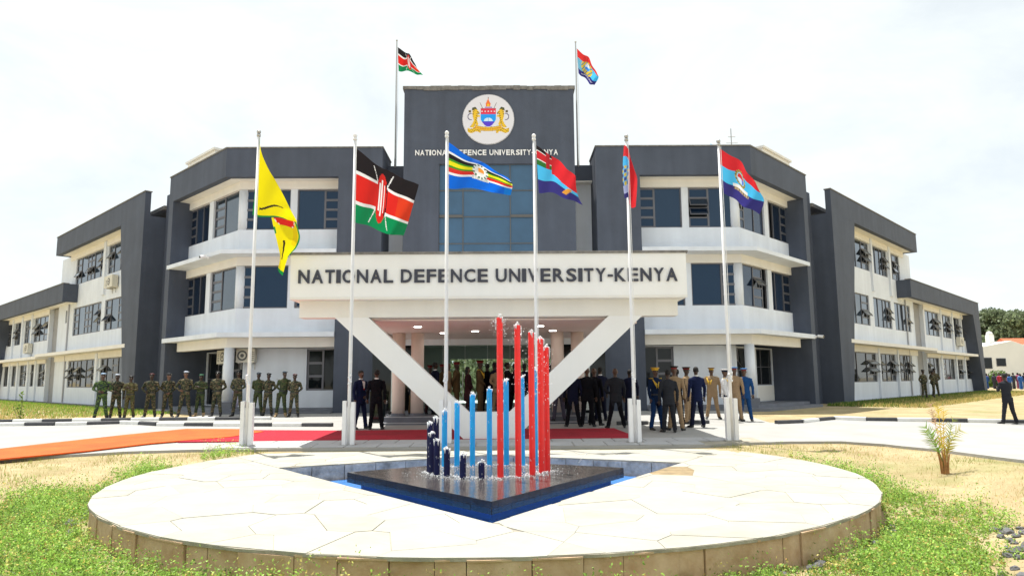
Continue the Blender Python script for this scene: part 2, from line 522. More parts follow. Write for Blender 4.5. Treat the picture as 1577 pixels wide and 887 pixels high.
# kerbs
def kerb(pts, start=0, L=0.98, name='kerb', label=None, w=0.16, h=0.11):
    par = empty(name, (0, 0, 0)); tagit(par, label, kind='structure')
    meshes = {}
    # walk along
    P = [Vector((p[0], p[1])) for p in pts]
    seg = 0; pos = P[0].copy(); c = start; path = [P[0].copy()]
    rest = L
    while seg < len(P) - 1:
        d = P[seg + 1] - pos
        if d.length > rest:
            pos = pos + d.normalized() * rest; path.append(pos.copy()); rest = L
        else:
            rest -= d.length; pos = P[seg + 1].copy(); seg += 1
    for i in range(len(path) - 1):
        a, b = path[i], path[i + 1]
        d = (b - a); ln = d.length; ang = math.atan2(d.y, d.x)
        key = (i + start) % 2
        if key not in meshes:
            m = MB()
            q = 0.012
            m.prism([(q, -w / 2), (L - q, -w / 2), (L - q, w / 2), (q, w / 2)], -0.08, h - .02)
            m.hull8([(q, -w / 2, h - .02), (L - q, -w / 2, h - .02), (L - q, w / 2, h - .02), (q, w / 2, h - .02),
                     (q, -w / 2 + .02, h), (L - q, -w / 2 + .02, h), (L - q, w / 2 - .02, h), (q, w / 2 - .02, h)])
            o = m.build('kerb_stone', kerb_black if key else kerb_white)
            meshes[key] = o.data; bpy.data.objects.remove(o)
        o = bpy.data.objects.new('kerb_stone', meshes[key]); COL.objects.link(o); o.parent = par
        o.location = (a.x, a.y, gp(a.x, a.y))
        o.rotation_euler = (0, 0, ang)
kerb([(-26.5, 24.6), (-16.5, 23.5), (-14.2, 23.5), (-12.8, 24.0), (-11.2, 23.0), (-9.4, 22.75), (-5.0, 22.2)], 0, name='kerb',
     label='black and white painted kerb along the left side of the drive')
kerb([(-24, 25.2), (-17.5, 24.85), (-12.2, 25.3), (-7.4, 25.3)], 1, name='kerb', label='second painted kerb just in front of the soldiers')
kerb([(3.4, 22.0), (6.4, 22.25)], 1, name='kerb', label='short painted kerb behind the suited men right of the carpet')
kerb([(8.3, 21.9), (9.25, 22.2), (10.2, 23.0), (10.9, 23.45), (11.5, 22.8), (13.7, 22.2), (15.6, 21.4), (22, 18.7), (30, 15)], 1, name='kerb',
     label='black and white painted kerb along the right lawn')

# carpets
rc = sheet('red_carpet', [[(-8.2, 17.85), (-4.4, 17.98), (3.05, 17.9), (3.3, 18.4), (3.1, 20.6), (-4.9, 20.6), (-7.8, 21.0)]], 0.030, 0.024, carpet_red, cuts=(20,))
tagit(rc, 'long crimson carpet laid across the forecourt under the canopy', 'carpet')
oc = sheet('orange_carpet', [[(-10.2, 14.35), (-9.4, 16.0), (-8.68, 17.5), (-7.3, 18.9), (-6.9, 20.3), (-7.8, 21.15), (-9.6, 21.4), (-10.5, 19.7), (-11.7, 16.6), (-13.2, 14.4)]],
           0.044, 0.030, carpet_orange, cuts=(17, 19))
tagit(oc, 'bright orange carpet curving in from the left onto the crimson carpet', 'carpet')

# ------------------------------------------------------------------ fountain platform: crazy paving
KP = [(-4.29, 13.48), (-0.18, 8.19), (3.36, 13.75), (-0.4, 15.5)]        # pool opening, counter-clockwise
PL = [(-2.82, 12.73), (-0.21, 9.59), (2.11, 13.03), (-0.35, 14.3)]        # black plinth
def clip(poly, a, b, keep_left=True):
    out = []
    def side(p):
        s = (b[0] - a[0]) * (p[1] - a[1]) - (b[1] - a[1]) * (p[0] - a[0])
        return s if keep_left else -s
    for i in range(len(poly)):
        p, q = poly[i], poly[(i + 1) % len(poly)]
        sp, sq = side(p), side(q)
        if sp >= 0: out.append(p)
        if (sp > 0 and sq < 0) or (sp < 0 and sq > 0):
            t = sp / (sp - sq); out.append((p[0] + (q[0] - p[0]) * t, p[1] + (q[1] - p[1]) * t))
    return out
def area(p):
    return 0.5 * sum(p[i][0] * p[(i + 1) % len(p)][1] - p[(i + 1) % len(p)][0] * p[i][1] for i in range(len(p)))
plat = empty('fountain_platform', (DC[0], DC[1], 0))
tagit(plat, 'round raised platform of cream crazy paving with a brown stone rim', 'platform')
NC = 96
circ = [(DC[0] + (DR + .03 + .012 * math.sin(i * 2.7) + .008 * math.sin(i * 7.1)) * math.cos(2 * math.pi * i / NC), DC[1] + (DR + .03 + .012 * math.sin(i * 2.7) + .008 * math.sin(i * 7.1)) * math.sin(2 * math.pi * i / NC)) for i in range(NC)]
circ = clip(circ, (10, 16.44), (-10, 16.44), True)      # cut flush at the walkway
base_b = sheet('mortar_bed', [circ, KP], -0.008, 0.03, joint_mat, None, gf=lambda x, y: 0)
base_b.parent = plat; base_b.location = (-DC[0], -DC[1], 0)
seeds = []
tries = 0
while len(seeds) < 190 and tries < 20000:
    tries += 1
    a = random.uniform(0, 2 * math.pi); r_ = DR * math.sqrt(random.random())
    p = (DC[0] + r_ * math.cos(a), DC[1] + r_ * math.sin(a))
    if p[1] > 16.8: continue
    if all((p[0] - q[0]) ** 2 * 0.7 + (p[1] - q[1]) ** 2 * 1.5 > 0.46 ** 2 for q in seeds): seeds.append(p)
def shrink(poly, d):
    c = (sum(p[0] for p in poly) / len(poly), sum(p[1] for p in poly) / len(poly))
    out = list(poly)
    n = len(poly)
    for i in range(n):
        a, b = poly[i], poly[(i + 1) % n]
        L = math.hypot(b[0] - a[0], b[1] - a[1])
        if L < 1e-6: continue
        nx, ny = -(b[1] - a[1]) / L * d, (b[0] - a[0]) / L * d
        out = clip(out, (a[0] + nx, a[1] + ny), (b[0] + nx, b[1] + ny), True)
        if len(out) < 3: return []
    return out
for s in seeds:
    cell = list(circ)
    for q in seeds:
        if q is s: continue
        if abs(q[0] - s[0]) > 3 or abs(q[1] - s[1]) > 3: continue
        mxx, my = (s[0] + q[0]) / 2, (s[1] + q[1]) / 2
        dx, dy = q[0] - s[0], q[1] - s[1]
        cell = clip(cell, (mxx, my), (mxx - dy, my + dx), True)
        if len(cell) < 3: break
    if len(cell) < 3: continue
    pieces = []
    rem = cell
    for i in range(4):
        a, b = KP[i], KP[(i + 1) % 4]
        out = clip(rem, a, b, False)
        if len(out) >= 3 and abs(area(out)) > 0.02: pieces.append(out)
        rem = clip(rem, a, b, True)
        if len(rem) < 3: break
    for pc in pieces:
        if area(pc) < 0: pc = pc[::-1]
        pc = shrink(pc, random.choice([.0012, .0012, .0015, .002, .003, .007]))
        if len(pc) < 3 or area(pc) < .015: continue
        cx = sum(p[0] for p in pc) / len(pc); cy = sum(p[1] for p in pc) / len(pc)
        wet = math.hypot(cx - 2.65, (cy - 12.75) * 1.2) < .95 and cx > .8
        m = MB(); m.prism(pc, -0.02, random.uniform(-.003, .003))
        m.build('flagstone', slab_brown if wet else (slab_warm if random.random() < .3 else slab_mat), plat)
# rim stones
NR = 84
rim_a = [2 * math.pi * (i + random.uniform(-.28, .28)) / NR for i in range(NR)]; rim_a.append(rim_a[0] + 2 * math.pi)
for i in range(NR):
    a0 = rim_a[i]; a1 = rim_a[i + 1]
    am = (a0 + a1) / 2
    if DC[1] + DR * math.sin(am) > 16.4: continue
    gp_ = random.uniform(.0004, .0010)
    rr = DR + random.uniform(-0.012, 0.028)
    sub = [a0 + gp_ + (a1 - a0 - 2 * gp_) * t / 3 for t in range(4)]
    top = -0.004 - random.random() * 0.01
    poly = [(DC[0] + (DR - .06) * math.cos(t), DC[1] + (DR - .06) * math.sin(t)) for t in sub] + \
           [(DC[0] + (rr + random.uniform(-.008, .008)) * math.cos(t), DC[1] + (rr + random.uniform(-.008, .008)) * math.sin(t)) for t in sub[::-1]]
    m = MB(); m.prism(poly, -0.55, -.040)
    m.build('rim_stone', rim_mat, plat)
    poly2 = [(DC[0] + (DR - .005) * math.cos(t), DC[1] + (DR - .005) * math.sin(t)) for t in sub] + \
            [(DC[0] + (rr + random.uniform(.0, .035)) * math.cos(t), DC[1] + (rr + random.uniform(.0, .035)) * math.sin(t)) for t in sub[::-1]]
    m = MB(); m.prism(poly2, -.039, -.022)
    if random.random() < .5: m.build('rim_chip', rim_mat, plat)

# ------------------------------------------------------------------ fountain
ft = empty('fountain', (-0.3, 12.3, -0.5))
tagit(ft, 'diamond shaped fountain pool with a black tiled plinth under the coloured pipes', 'fountain')
m = MB(); m.prism([(p[0] * 1.02, p[1]) for p in KP], -0.62, -0.55); m.build('pool_floor', pool_blue, ft)
m = MB(); m.prism(KP, -0.40, -0.30)
wt = m.build('pool_water', water_mat, ft)
# pool walls as stone blocks
for i in range(4):
    a = Vector(KP[i]); b = Vector(KP[(i + 1) % 4]); d = b - a; L = d.length; d.normalize()
    nn = Vector((d.y, -d.x))      # outwards
    nb = max(3, round(L / 0.62))
    for j in range(nb):
        p = a + d * (L * j / nb + .006); q = a + d * (L * (j + 1) / nb - .006)
        w_ = random.uniform(.0, .012)
        mm = MB(); mm.prism([tuple(p - nn * w_), tuple(q - nn * w_), tuple(q + nn * .14), tuple(p + nn * .14)], -0.54, -0.025)
        mm.build('pool_wall_block', stone_wall if i >= 2 else stone_wall, ft)
m = MB(); m.prism([(p[0] * .9 - .03, (p[1] - 12.3) * .9 + 12.3) for p in PL], -0.55, -0.175); m.build('plinth_base', pool_blue, ft)
m = MB(); m.prism(PL, -0.172, -0.012, 0); 
m.build('plinth_core', grout, ft)
m = MB(); m.prism([(p[0] * 1.0, p[1]) for p in PL], -0.010, 0.002); pt = m.build('plinth_top', wet_top, ft)
for i in range(4):
    a = Vector(PL[i]); b = Vector(PL[(i + 1) % 4]); d = b - a; L = d.length; d.normalize(); nn = Vector((d.y, -d.x))
    if i >= 2: continue
    nb = int(L / 0.15)
    for row in range(2):
        for j in range(nb):
            p = a + d * (L * j / nb + .002); q = a + d * (L * (j + 1) / nb - .002)
            z0 = -0.170 + row * .086
            w_ = .008 + random.uniform(0, .003)
            mm = MB(); mm.prism([tuple(p), tuple(q), tuple(q + nn * w_), tuple(p + nn * w_)], z0 + .002, z0 + .083)
            mm.build('tile', tile_dark, ft)
bars = [(-1.36, 12.63, 0.84, 0), (-1.27, 12.8, 0.92, 0), (-1.31, 12.47, 0.68, 0), (-1.2, 12.28, 0.57, 0), (-1.01, 12.06, 0.45, 0), (-0.73, 11.87, 0.37, 0), (-0.42, 11.8, 0.25, 0),
        (-1.17, 13.4, 1.02, 1), (-0.94, 13.46, 1.17, 1), (-0.65, 13.5, 1.32, 1), (-0.33, 13.53, 1.42, 1), (-0.01, 13.5, 1.57, 1), (0.29, 13.45, 1.63, 1), (0.53, 13.4, 1.78, 1),
        (-0.11, 11.82, 2.64, 2), (0.19, 11.98, 2.52, 2), (0.43, 12.18, 2.41, 2), (0.6, 12.42, 2.31, 2), (0.71, 12.63, 2.17, 2)]
sp = MB()
def blob(mb, c, r):
    c = Vector(c)
    n_ = 5 if r < .008 else 6
    rings = []
    for kk in range(4):
        a = -math.pi / 2 + math.pi * (kk + .3) / 3.6
        rr = r * math.cos(a) * random.uniform(.7, 1.3)
        o_ = Vector((random.uniform(-.2, .2) * r, random.uniform(-.2, .2) * r, r * math.sin(a)))
        rings.append((c + o_, Vector((rr, 0, 0)), Vector((0, rr, 0))))
    mb.loft(rings, 0, n_)
for x, y, h, c in bars:
    m = MB()
    rad = 0.052 if c != 1 else 0.05
    m.tube([(x, y, 0.0), (x, y, h - .01), (x, y, h)], [rad, rad, rad * .9], 0, 16)
    b = m.build('water_pipe', [bar_navy, bar_blue, bar_red][c], ft, smooth=False)
    b['label'] = ['short navy pipe', 'mid height sky blue pipe', 'tall red pipe'][c]
    # bubbling head of water, rivulets and spray
    for q in range(9):
        t = random.random()
        blob(sp, (x + random.gauss(0, .018), y + random.gauss(0, .020), h + .055 * t ** 1.3), random.uniform(.010, .030) * (1.15 - .6 * t))
    for q in range(5):
        a = random.uniform(0, 6.28); dn = random.uniform(.02, .10)
        px_, py_ = x + math.cos(a) * (rad + .004), y + math.sin(a) * (rad + .004)
        sp.tube([(px_, py_, h + .01), (px_ * 1.0, py_, h - dn * .6), (px_, py_, h - dn)], [.012, .008, .002], 0, 5)
    for q in range(int(4 + h * 5)):
        a = random.uniform(math.pi, 2 * math.pi)
        zz = h * (1 - random.random() ** 1.4); r0 = rad + .002
        ln = random.uniform(.004, .05)
        sp.tube([(x + math.cos(a) * r0, y + math.sin(a) * r0, zz), (x + math.cos(a) * r0, y + math.sin(a) * r0, zz - ln)], [random.uniform(.0015, .004), .001], 0, 4)
    if c == 2:
        for q in range(70):
            t = random.random()
            sgn = random.choice([-1, 1, 1])
            blob(sp, (x + sgn * (rad + .01 + .13 * t * random.random()), y + random.gauss(0, .04), h - .02 - random.random() ** 1.3 * (1.1 if x > 0 else .3)), random.uniform(.002, .008) * (1.6 if t > .9 else 1))
        for q in range(7):
            sg_ = 1 if x > 0 else -1
            blob(sp, (x + sg_ * (rad + .012), y - .01, h - .02 - q * .028), random.uniform(.008, .018))
    for q in range(60):
        a = random.uniform(0, 6.28); d = rad + abs(random.gauss(0, .08))
        blob(sp, (x + math.cos(a) * d, y + math.sin(a) * d * 1.2, .004 + max(0, random.gauss(0, .012))), random.uniform(.002, .012))
for q in range(1500):
    a = random.uniform(0, 6.28); d = random.uniform(.75, 1.15) + random.gauss(0, .20)
    x = -.3 + math.cos(a) * d * 1.05; y = 12.6 + math.sin(a) * d * .95
    if y < 11.1 or abs(x + .3) > 1.9: continue
    blob(sp, (x, y, .004 + max(0, random.gauss(0, .015))), random.uniform(.0015, .006))
for q in range(14):            # one splash of spray right of the red pipes
    t = q / 13; blob(sp, (1.15 + .22 * t, 12.3, .05 + .40 * t - .12 * t * t), random.uniform(.003, .009))
s_ = sp.build('water_splash', foam, ft, smooth=True, recalc=False)
s_['kind'] = 'stuff'

# ------------------------------------------------------------------ building
CX, Y0, WH = -0.69, 29.59, 11.43
ALF = {-1: R(45.58), 1: R(43.72)}
def TF(a, d, z):                      # central front: a along X from the axis, d outwards
    return (CX + a, Y0 - d, z)
def TW(side):
    al = ALF[side]; sa, ca = math.sin(al), math.cos(al)
    def f(s, d, z):
        return (CX + side * (WH + s * sa + d * ca), Y0 + s * ca - d * sa, z)
    return f
GZ = 0.26
def wall_open(mb, s0, s1, z0, z1, ops, d, deep=0.22, m=0):
    """wall face at depth d with openings (sa,sb,za,zb) and their reveals"""
    ss = sorted({s0, s1} | {v for o in ops for v in o[:2] if s0 < v < s1})
    zs = sorted({z0, z1} | {v for o in ops for v in o[2:4] if z0 < v < z1})
    for i in range(len(ss) - 1):
        for j in range(len(zs) - 1):
            a, b, c, e = ss[i], ss[i + 1], zs[j], zs[j + 1]
            if any(o[0] <= a + 1e-6 and o[1] >= b - 1e-6 and o[2] <= c + 1e-6 and o[3] >= e - 1e-6 for o in ops): continue
            mb.add([(a, d, c), (b, d, c), (b, d, e), (a, d, e)], [(0, 1, 2, 3)], m)
    for a, b, c, e in ops:
        q = d - deep
        mb.add([(a, d, c), (b, d, c), (b, d, e), (a, d, e), (a, q, c), (b, q, c), (b, q, e), (a, q, e)],
               [(0, 1, 5, 4), (1, 2, 6, 5), (2, 3, 7, 6), (3, 0, 4, 7)], m)

def window(T, s0, s1, z0, z1, d, cols, parent, gm=None, rows=4, opn=(), ang=34, bar=0.05, fixed_rows=1):
    """cols: list of (kind, weight); kind F fixed pane, C stack of small sashes. opn: set of (col,row) opened"""
    gm = gm or glass_mat
    fr = MB(T); t = bar; dd = 0.035
    fr.box(s0, s1, d - dd, d + dd, z0, z0 + t); fr.box(s0, s1, d - dd, d + dd, z1 - t, z1)
    fr.box(s0, s0 + t, d - dd, d + dd, z0 + t, z1 - t); fr.box(s1 - t, s1, d - dd, d + dd, z0 + t, z1 - t)
    tot = sum(c[1] for c in cols); w = (s1 - s0 - t)
    x = s0 + t; panes = []; sashes = []
    for i, (kd, wt) in enumerate(cols):
        xe = s0 + w * sum(c[1] for c in cols[:i + 1]) / tot
        if i < len(cols) - 1: fr.box(xe, xe + t, d - dd, d + dd, z0 + t, z1 - t)
        nr = rows if kd == 'C' else fixed_rows
        for r_ in range(nr):
            za = z0 + t + (z1 - z0 - 2 * t) * r_ / nr; zb = z0 + t + (z1 - z0 - 2 * t) * (r_ + 1) / nr
            if r_ > 0: fr.box(x, xe, d - dd * .9, d + dd * .9, za - t * .35, za + t * .35)
            a0, a1, c0, c1 = x, xe, za + (t * .35 if r_ else 0), zb - (t * .35 if r_ < nr - 1 else 0)
            if (i, r_) in opn: sashes.append((a0, a1, c0, c1))
            else: panes.append((a0, a1, c0, c1, kd))
        x = xe + t
    F = fr.build('window', frame_mat, parent)
    for a0, a1, c0, c1, kd in panes:
        p = MB(T)
        if kd == 'C' and (a1 - a0) > .2:
            q = .035
            p.box(a0, a1, d - .012, d + .012, c0, c1, 0)
            for bx in ((a0, a1, c0, c0 + q), (a0, a1, c1 - q, c1), (a0, a0 + q, c0 + q, c1 - q), (a1 - q, a1, c0 + q, c1 - q)):
                p.box(bx[0], bx[1], d + .013, d + .034, bx[2], bx[3], 1)
            p.build('sash', [gm, frame_mat], F)
        else:
            tl = random.uniform(-.007, .007)
            p.hull8([(a0, d - .012 + tl, c0), (a1, d - .012 - tl, c0), (a1, d + .0 - tl, c0), (a0, d + .0 + tl, c0),
                     (a0, d - .012 - tl, c1), (a1, d - .012 + tl, c1), (a1, d + .0 + tl, c1), (a0, d + .0 - tl, c1)], 0)
            p.build('pane', random.choice(GV.get(gm.name, [gm])), F)
    for a0, a1, c0, c1 in sashes:
        th = R(ang + random.uniform(-5, 5)); h = c1 - c0
        def TT(a, b, c, T=T, c1=c1, th=th):       # hinge at the top, lower edge swings out
            u = c1 - c
            return T(a, d + .03 + u * math.sin(th) + b * math.cos(th), c1 - u * math.cos(th) + b * math.sin(th))
        p = MB(TT); q = .04
        p.box(a0 + q, a1 - q, -.006, .006, c0 + q, c1 - q, 0)
        for bx in ((a0, a1, c0, c0 + q), (a0, a1, c1 - q, c1), (a0, a0 + q, c0 + q, c1 - q), (a1 - q, a1, c0 + q, c1 - q)):
            p.box(bx[0], bx[1], -.02, .02, bx[2], bx[3], 1)
        p.build('open_sash', [sash_glass if ang > 40 else gm, frame_mat], F)
        p = MB(T); p.box(a0, a1, d - .09, d - .08, c0, c1); p.build('gap_shade_sheet', glass_dark, F)  # dark sheet stands in for the unlit room behind the open sash
    return F

def coping(T, pts_s, z, d0, d1, parent, name='coping'):
    m = MB(T); m.box(pts_s[0], pts_s[1], d0, d1, z, z + .05); return m.build(name, coping_mat, parent)

def lettering(text, x0, x1, y, z0, z1, depth, material, parent, name='letter', lean=0.0):
    ADV = {'N': 722, 'A': 722, 'T': 611, 'I': 278, 'O': 778, 'L': 611, ' ': 278, 'D': 722, 'E': 667, 'F': 611, 'C': 722, 'U': 722,
           'V': 667, 'R': 722, 'S': 667, 'Y': 667, '-': 333, 'K': 722}
    tot = sum(ADV[c] + 30 for c in text) - 30
    sc = (x1 - x0) / tot; x = x0
    cache = {}
    for i, c in enumerate(text):
        w = ADV[c] * sc
        if c != ' ':
            if c not in cache:
                cu = bpy.data.curves.new('letter', 'FONT'); cu.body = c; cu.size = 1.0; cu.extrude = 0.0; cu.offset = 0.022
                cu.resolution_u = 3
                o = bpy.data.objects.new('letter', cu); COL.objects.link(o)
                bpy.context.view_layer.update()
                me = bpy.data.meshes.new_from_object(o.evaluated_get(bpy.context.evaluated_depsgraph_get()))
                bpy.data.objects.remove(o)
                co = np.zeros(len(me.vertices) * 3); me.vertices.foreach_get('co', co); co = co.reshape(-1, 3)
                polys = [tuple(p.vertices) for p in me.polygons]
                lo, hi = co.min(0), co.max(0)
                cache[c] = (co, polys, lo, hi)
            co, polys, lo, hi = cache[c]
            sb = .07 * w
            gw = w - 2 * sb
            gx = (co[:, 0] - lo[0]) / max(1e-6, hi[0] - lo[0]) * gw + x + sb
            if c == '-':
                gz = z0 + (z1 - z0) * (.36 + .16 * (co[:, 1] - lo[1]) / max(1e-6, hi[1] - lo[1]))
            else:
                gz = z0 + (z1 - z0) * (co[:, 1] - lo[1]) / max(1e-6, hi[1] - lo[1])
            n = len(co)
            bm = bmesh.new()
            fv = [bm.verts.new((gx[k_], y - depth, gz[k_])) for k_ in range(n)]
            for p in polys:
                try: bm.faces.new([fv[q] for q in p])
                except ValueError: pass
            bmesh.ops.remove_doubles(bm, verts=bm.verts, dist=1e-5)
            be = [e for e in bm.edges if len(e.link_faces) == 1]
            r_ = bmesh.ops.extrude_edge_only(bm, edges=be)
            for v in [q for q in r_['geom'] if isinstance(q, bmesh.types.BMVert)]: v.co.y += depth
            off = root_offset(parent)
            for v in bm.verts: v.co -= off
            me2 = bpy.data.meshes.new(name); bm.to_mesh(me2); bm.free(); me2.materials.append(material)
            o = bpy.data.objects.new(name, me2); COL.objects.link(o); o.parent = parent
        x += w + 30 * sc

bld = empty('university_building', (CX, Y0, 0))
tagit(bld, 'central block of the white and slate grey three storey university building', 'building')
ZP, ZF, ZU0, ZU1, ZL0, ZL1 = 11.68, 10.40, 7.02, 7.20, 3.46, 3.66
# core masses (back of the building, roof)
m = MB(TF)
m.box(-11.2, 11.2, -8, -1.6, 10.9, 11.2, 0)
m.build('roof', coping_mat, bld)
m = MB(TF)
wall_open(m, -11.2, 11.2, 0, 10.9, [(-2.9, 3.2, .4, 2.9)], -7.9)
m.build('rear_wall', white_paint, bld)
# front piers and parapets
for sgn in (-1, 1):
    a0, a1 = sorted((sgn * 4.65, sgn * 6.55))
    m = MB(TF); m.box(a0, a1, -2.2, 0, 0, ZP); m.build('pier', dark_paint, bld)
    coping(TF, (a0 - .03, a1 + .03), ZP, -2.2, .04, bld)
    b0, b1 = sorted((sgn * 6.552, sgn * WH))
    # parapet over the front bay and its chamfer (mitred corner)
    T = TW(sgn)
    ta = math.tan(ALF[sgn] / 2)
    tc_ = math.tan((math.pi / 2 - (math.pi / 2 - ALF[sgn])) / 2)
    def corner(d, z, sgn=sgn):
        # where the front plane at depth d meets the chamfer plane at depth d
        sa, ca = math.sin(ALF[sgn]), math.cos(ALF[sgn])
        # front: y=Y0-d ; chamfer: point s with Y0+s*ca-d*sa = Y0-d
        s_ = (d * sa - d) / ca
        return T(s_, d, z)
    def band(name, z0, z1, din, dout, s_end, material, a_in=6.552, zoff=0, mm=None, sgn=sgn, T=T):
        """solid strip following front bay and chamfer"""
        mb = MB()
        fi, fo = TF(sgn * a_in, din, z0), TF(sgn * a_in, dout, z0)
        ci, co_ = corner(din, z0), corner(dout, z0)
        ei, eo = T(s_end, din, z0), T(s_end, dout, z0)
        for A, B in ((((fi, fo)), (ci, co_)), (((ci, co_)), (ei, eo))):
            pts = [A[0], A[1], B[1], B[0]]
            mb.hull8([(p[0], p[1], z0) for p in pts] + [(p[0], p[1], z1) for p in pts])
        return mb.build(name, material, bld)
    band('parapet', ZF, ZP, -.30, 0, 6.36, dark_paint)
    band('coping', ZP, ZP + .05, -.34, .035, 6.40, coping_mat)
    band('soffit', ZF + .02, ZF + .14, -.96, -.302, 5.9, cream_and_bounce_paint)
    band('roof_slab', 11.0, 11.2, -6.0, -.302, 6.3, coping_mat)
    band('window_beam', 10.07, ZF + .018, -.98, -.80, 5.95, cream_and_bounce_paint)
    band('spandrel', 7.202, 8.24, -1.02, -.86, 5.95, white_paint)
    band('ledge', ZU0, ZU1, -.9, .08, 6.02, white_paint)
    band('lower_beam', 6.64, ZU0 - .002, -.98, -.80, 5.95, cream_and_bounce_paint)
    band('spandrel', 3.662, 4.76, -1.02, -.86, 5.95, white_paint)
    band('ledge', ZL0, ZL1, -.9, .08, 6.12, white_paint)
    band('ground_beam', 3.04, ZL0 - .002, -.80, -.45, 5.6, cream_and_bounce_paint)
    band('terrace_step', .20, .34, -2.2, .35, 5.8, grey_step, a_in=6.552)
    band('terrace_floor', .342, .47, -2.2, -.25, 5.8, grey_step, a_in=6.552)
    # piers between windows, both upper floors
    for z0, z1 in ((8.24, 10.07), (4.76, 6.64)):
        mb = MB(TF)
        p0, p1 = sorted((sgn * 8.55, sgn * 8.85)); mb.box(p0, p1, -1.02, -.86, z0, z1); mb.build('window_pier', white_paint, bld)
        mb = MB(T); mb.box(3.14, 3.6, -1.02, -.86, z0, z1); mb.build('window_pier', white_paint, bld)
        cc = corner(-1.12, 0)
        mb = MB(); mb.tube([(cc[0], cc[1], z0), (cc[0], cc[1], z1)], .25, 0, 16); mb.build('corner_column', white_paint, bld, smooth=True)
        dk = -.98
        up = z0 > 7
        e0 = 6.6
        ws = [(6.58, 8.55), (8.85, 11.0)]
        if sgn < 0:
            # seen from the left end: outer window narrow sashes to the left
            window(TF, -11.02, -8.85, z0, z1, dk, [('C', .30), ('F', .70)], bld)
            window(TF, -8.55, -6.6, z0, z1, dk, [('F', .62), ('C', .38)] if up else [('C', .30), ('F', .70)], bld)
            window(T, .42, 3.14, z0, z1, dk, [('F', .60), ('C', .40)], bld, gm=glass_sky)
            window(T, 3.6, 5.95, z0, z1, dk, [('F', .35), ('F', .33), ('C', .28)], bld)
        else:
            window(TF, 6.6, 8.55, z0, z1, dk, [('C', .38), ('F', .62)], bld)
            window(TF, 8.85, 11.02, z0, z1, dk, [('C', .42), ('F', .58)] if up else [('F', .62), ('C', .38)], bld, opn={(0, 1), (0, 2)} if up else ())
            if up:
                window(T, .42, 3.9, z0, z1, dk, [('C', .20), ('F', .30), ('F', .30), ('C', .22)], bld, opn={(0, 2)})
                window(T, 4.3, 5.95, z0, z1, dk, [('F', .6), ('C', .5)], bld)
            else:
                window(T, .42, 2.7, z0, z1, dk, [('F', .55), ('C', .42)], bld, opn={(1, 2)})
                window(T, 3.1, 5.95, z0, z1, dk, [('F', .36), ('F', .34), ('C', .30)], bld)
    # ground floor: deeper wall behind the terrace, with a free round column at the corner
    mb = MB(TF)
    gw0, gw1 = sorted((sgn * 6.552, sgn * 10.6))
    wa, wb = (6.62, 8.05)
    o0, o1 = sorted((sgn * wa, sgn * wb))
    wall_open(mb, gw0, gw1, .47, 3.04, [(o0, o1, 1.2, 3.0)], -1.3)
    mb.build('ground_floor_wall', white_paint, bld)
    window(TF, o0, o1, 1.2, 3.0, -1.42, [('C', .5), ('F', .5)] if sgn < 0 else [('F', .48), ('C', .52)], bld, gm=glass_dark, rows=3)
    mb = MB()
    # rounded wall corner
    pc = []
    A = Vector(TF(sgn * 10.6, -1.3, 0)[:2]); B = Vector(T(1.0, -2.0, 0)[:2])
    for q in range(7):
        t = q / 6; mid = Vector(TF(sgn * 11.15, -1.32, 0)[:2])
        p_ = (1 - t) ** 2 * A + 2 * t * (1 - t) * mid + t * t * B; pc.append(p_)
    for q in range(6):
        a_, b_ = pc[q], pc[q + 1]
        mb.add([(a_.x, a_.y, .47), (b_.x, b_.y, .47), (b_.x, b_.y, 3.04), (a_.x, a_.y, 3.04)], [(0, 1, 2, 3)])
    mb.build('curved_wall', white_paint, bld)
    mb = MB(T)
    wall_open(mb, 1.0, 5.9, .47, 3.04, [(1.4, 3.15, 1.25, 3.0), (3.45, 5.8, 1.25 if sgn > 0 else .5, 3.0)], -2.0, deep=.15)
    mb.build('ground_floor_wall', white_paint, bld)
    window(T, 1.4, 3.15, 1.25, 3.0, -2.1, [('F', .55), ('C', .45)] if sgn < 0 else [('C', .45), ('F', .55)], bld, gm=glass_dark, rows=4 if sgn < 0 else 3,
           opn={(0, 1)} if sgn > 0 else ())
    window(T, 3.45, 5.8, 1.25 if sgn > 0 else .5, 3.0, -2.1, [('F', .5), ('F', .5)], bld, gm=glass_dark, fixed_rows=2)
    if sgn > 0:
        mb = MB(T); mb.box(3.5, 5.8, -2.0, -1.97, .5, 1.22); mb.build('cream_panel', cream_and_bounce_paint, bld)
    mb = MB(T); mb.box(3.17, 3.43, -1.95, -1.75, .47, 3.04); mb.build('slim_post', white_paint, bld)
    cc = corner(-.62, 0)
    mb = MB(); mb.tube([(cc[0], cc[1], .75), (cc[0], cc[1], 3.04)], .21, 0, 20); c_ = mb.build('column', white_paint, bld, smooth=True)
    mb = MB(); mb.box(cc[0] - .26, cc[0] + .26, cc[1] - .26, cc[1] + .26, .3, .75); mb.build('column_base', grey_step, bld)
    # soffit board under the ledge over the terrace
    band('porch_ceiling', 3.442, 3.458, -2.3, -.80, 5.6, cream_and_bounce_paint)
    # fin at the end of the chamfer
    mb = MB(T); mb.box(5.86, 6.36, -2.3, 0.0, 0, ZF - .002); mb.build('fin', dark_paint, bld)
    # stepped recess between chamfer and wing
    mb = MB(T); mb.box(6.362, 9.0, -3.2, -1.9, 0, ZP - .1); mb.build('recess_wall', dark_paint, bld)
    mb = MB(T); mb.box(9.002, 9.84, -3.2, -1.1, 0, ZP - .03); mb.build('recess_wall', dark_paint, bld)
    mb = MB(T); mb.box(7.3, 8.1, -1.91, -1.88, .3, 3.2); mb.build('recess_opening', glass_dark, bld)
    # roof room of cream render
    rb = MB(T); rb.box(6.8, 10.4, -6.2, -2.3, 9.5, 13.78); rb.build('roof_room', cream_and_bounce_paint, bld)
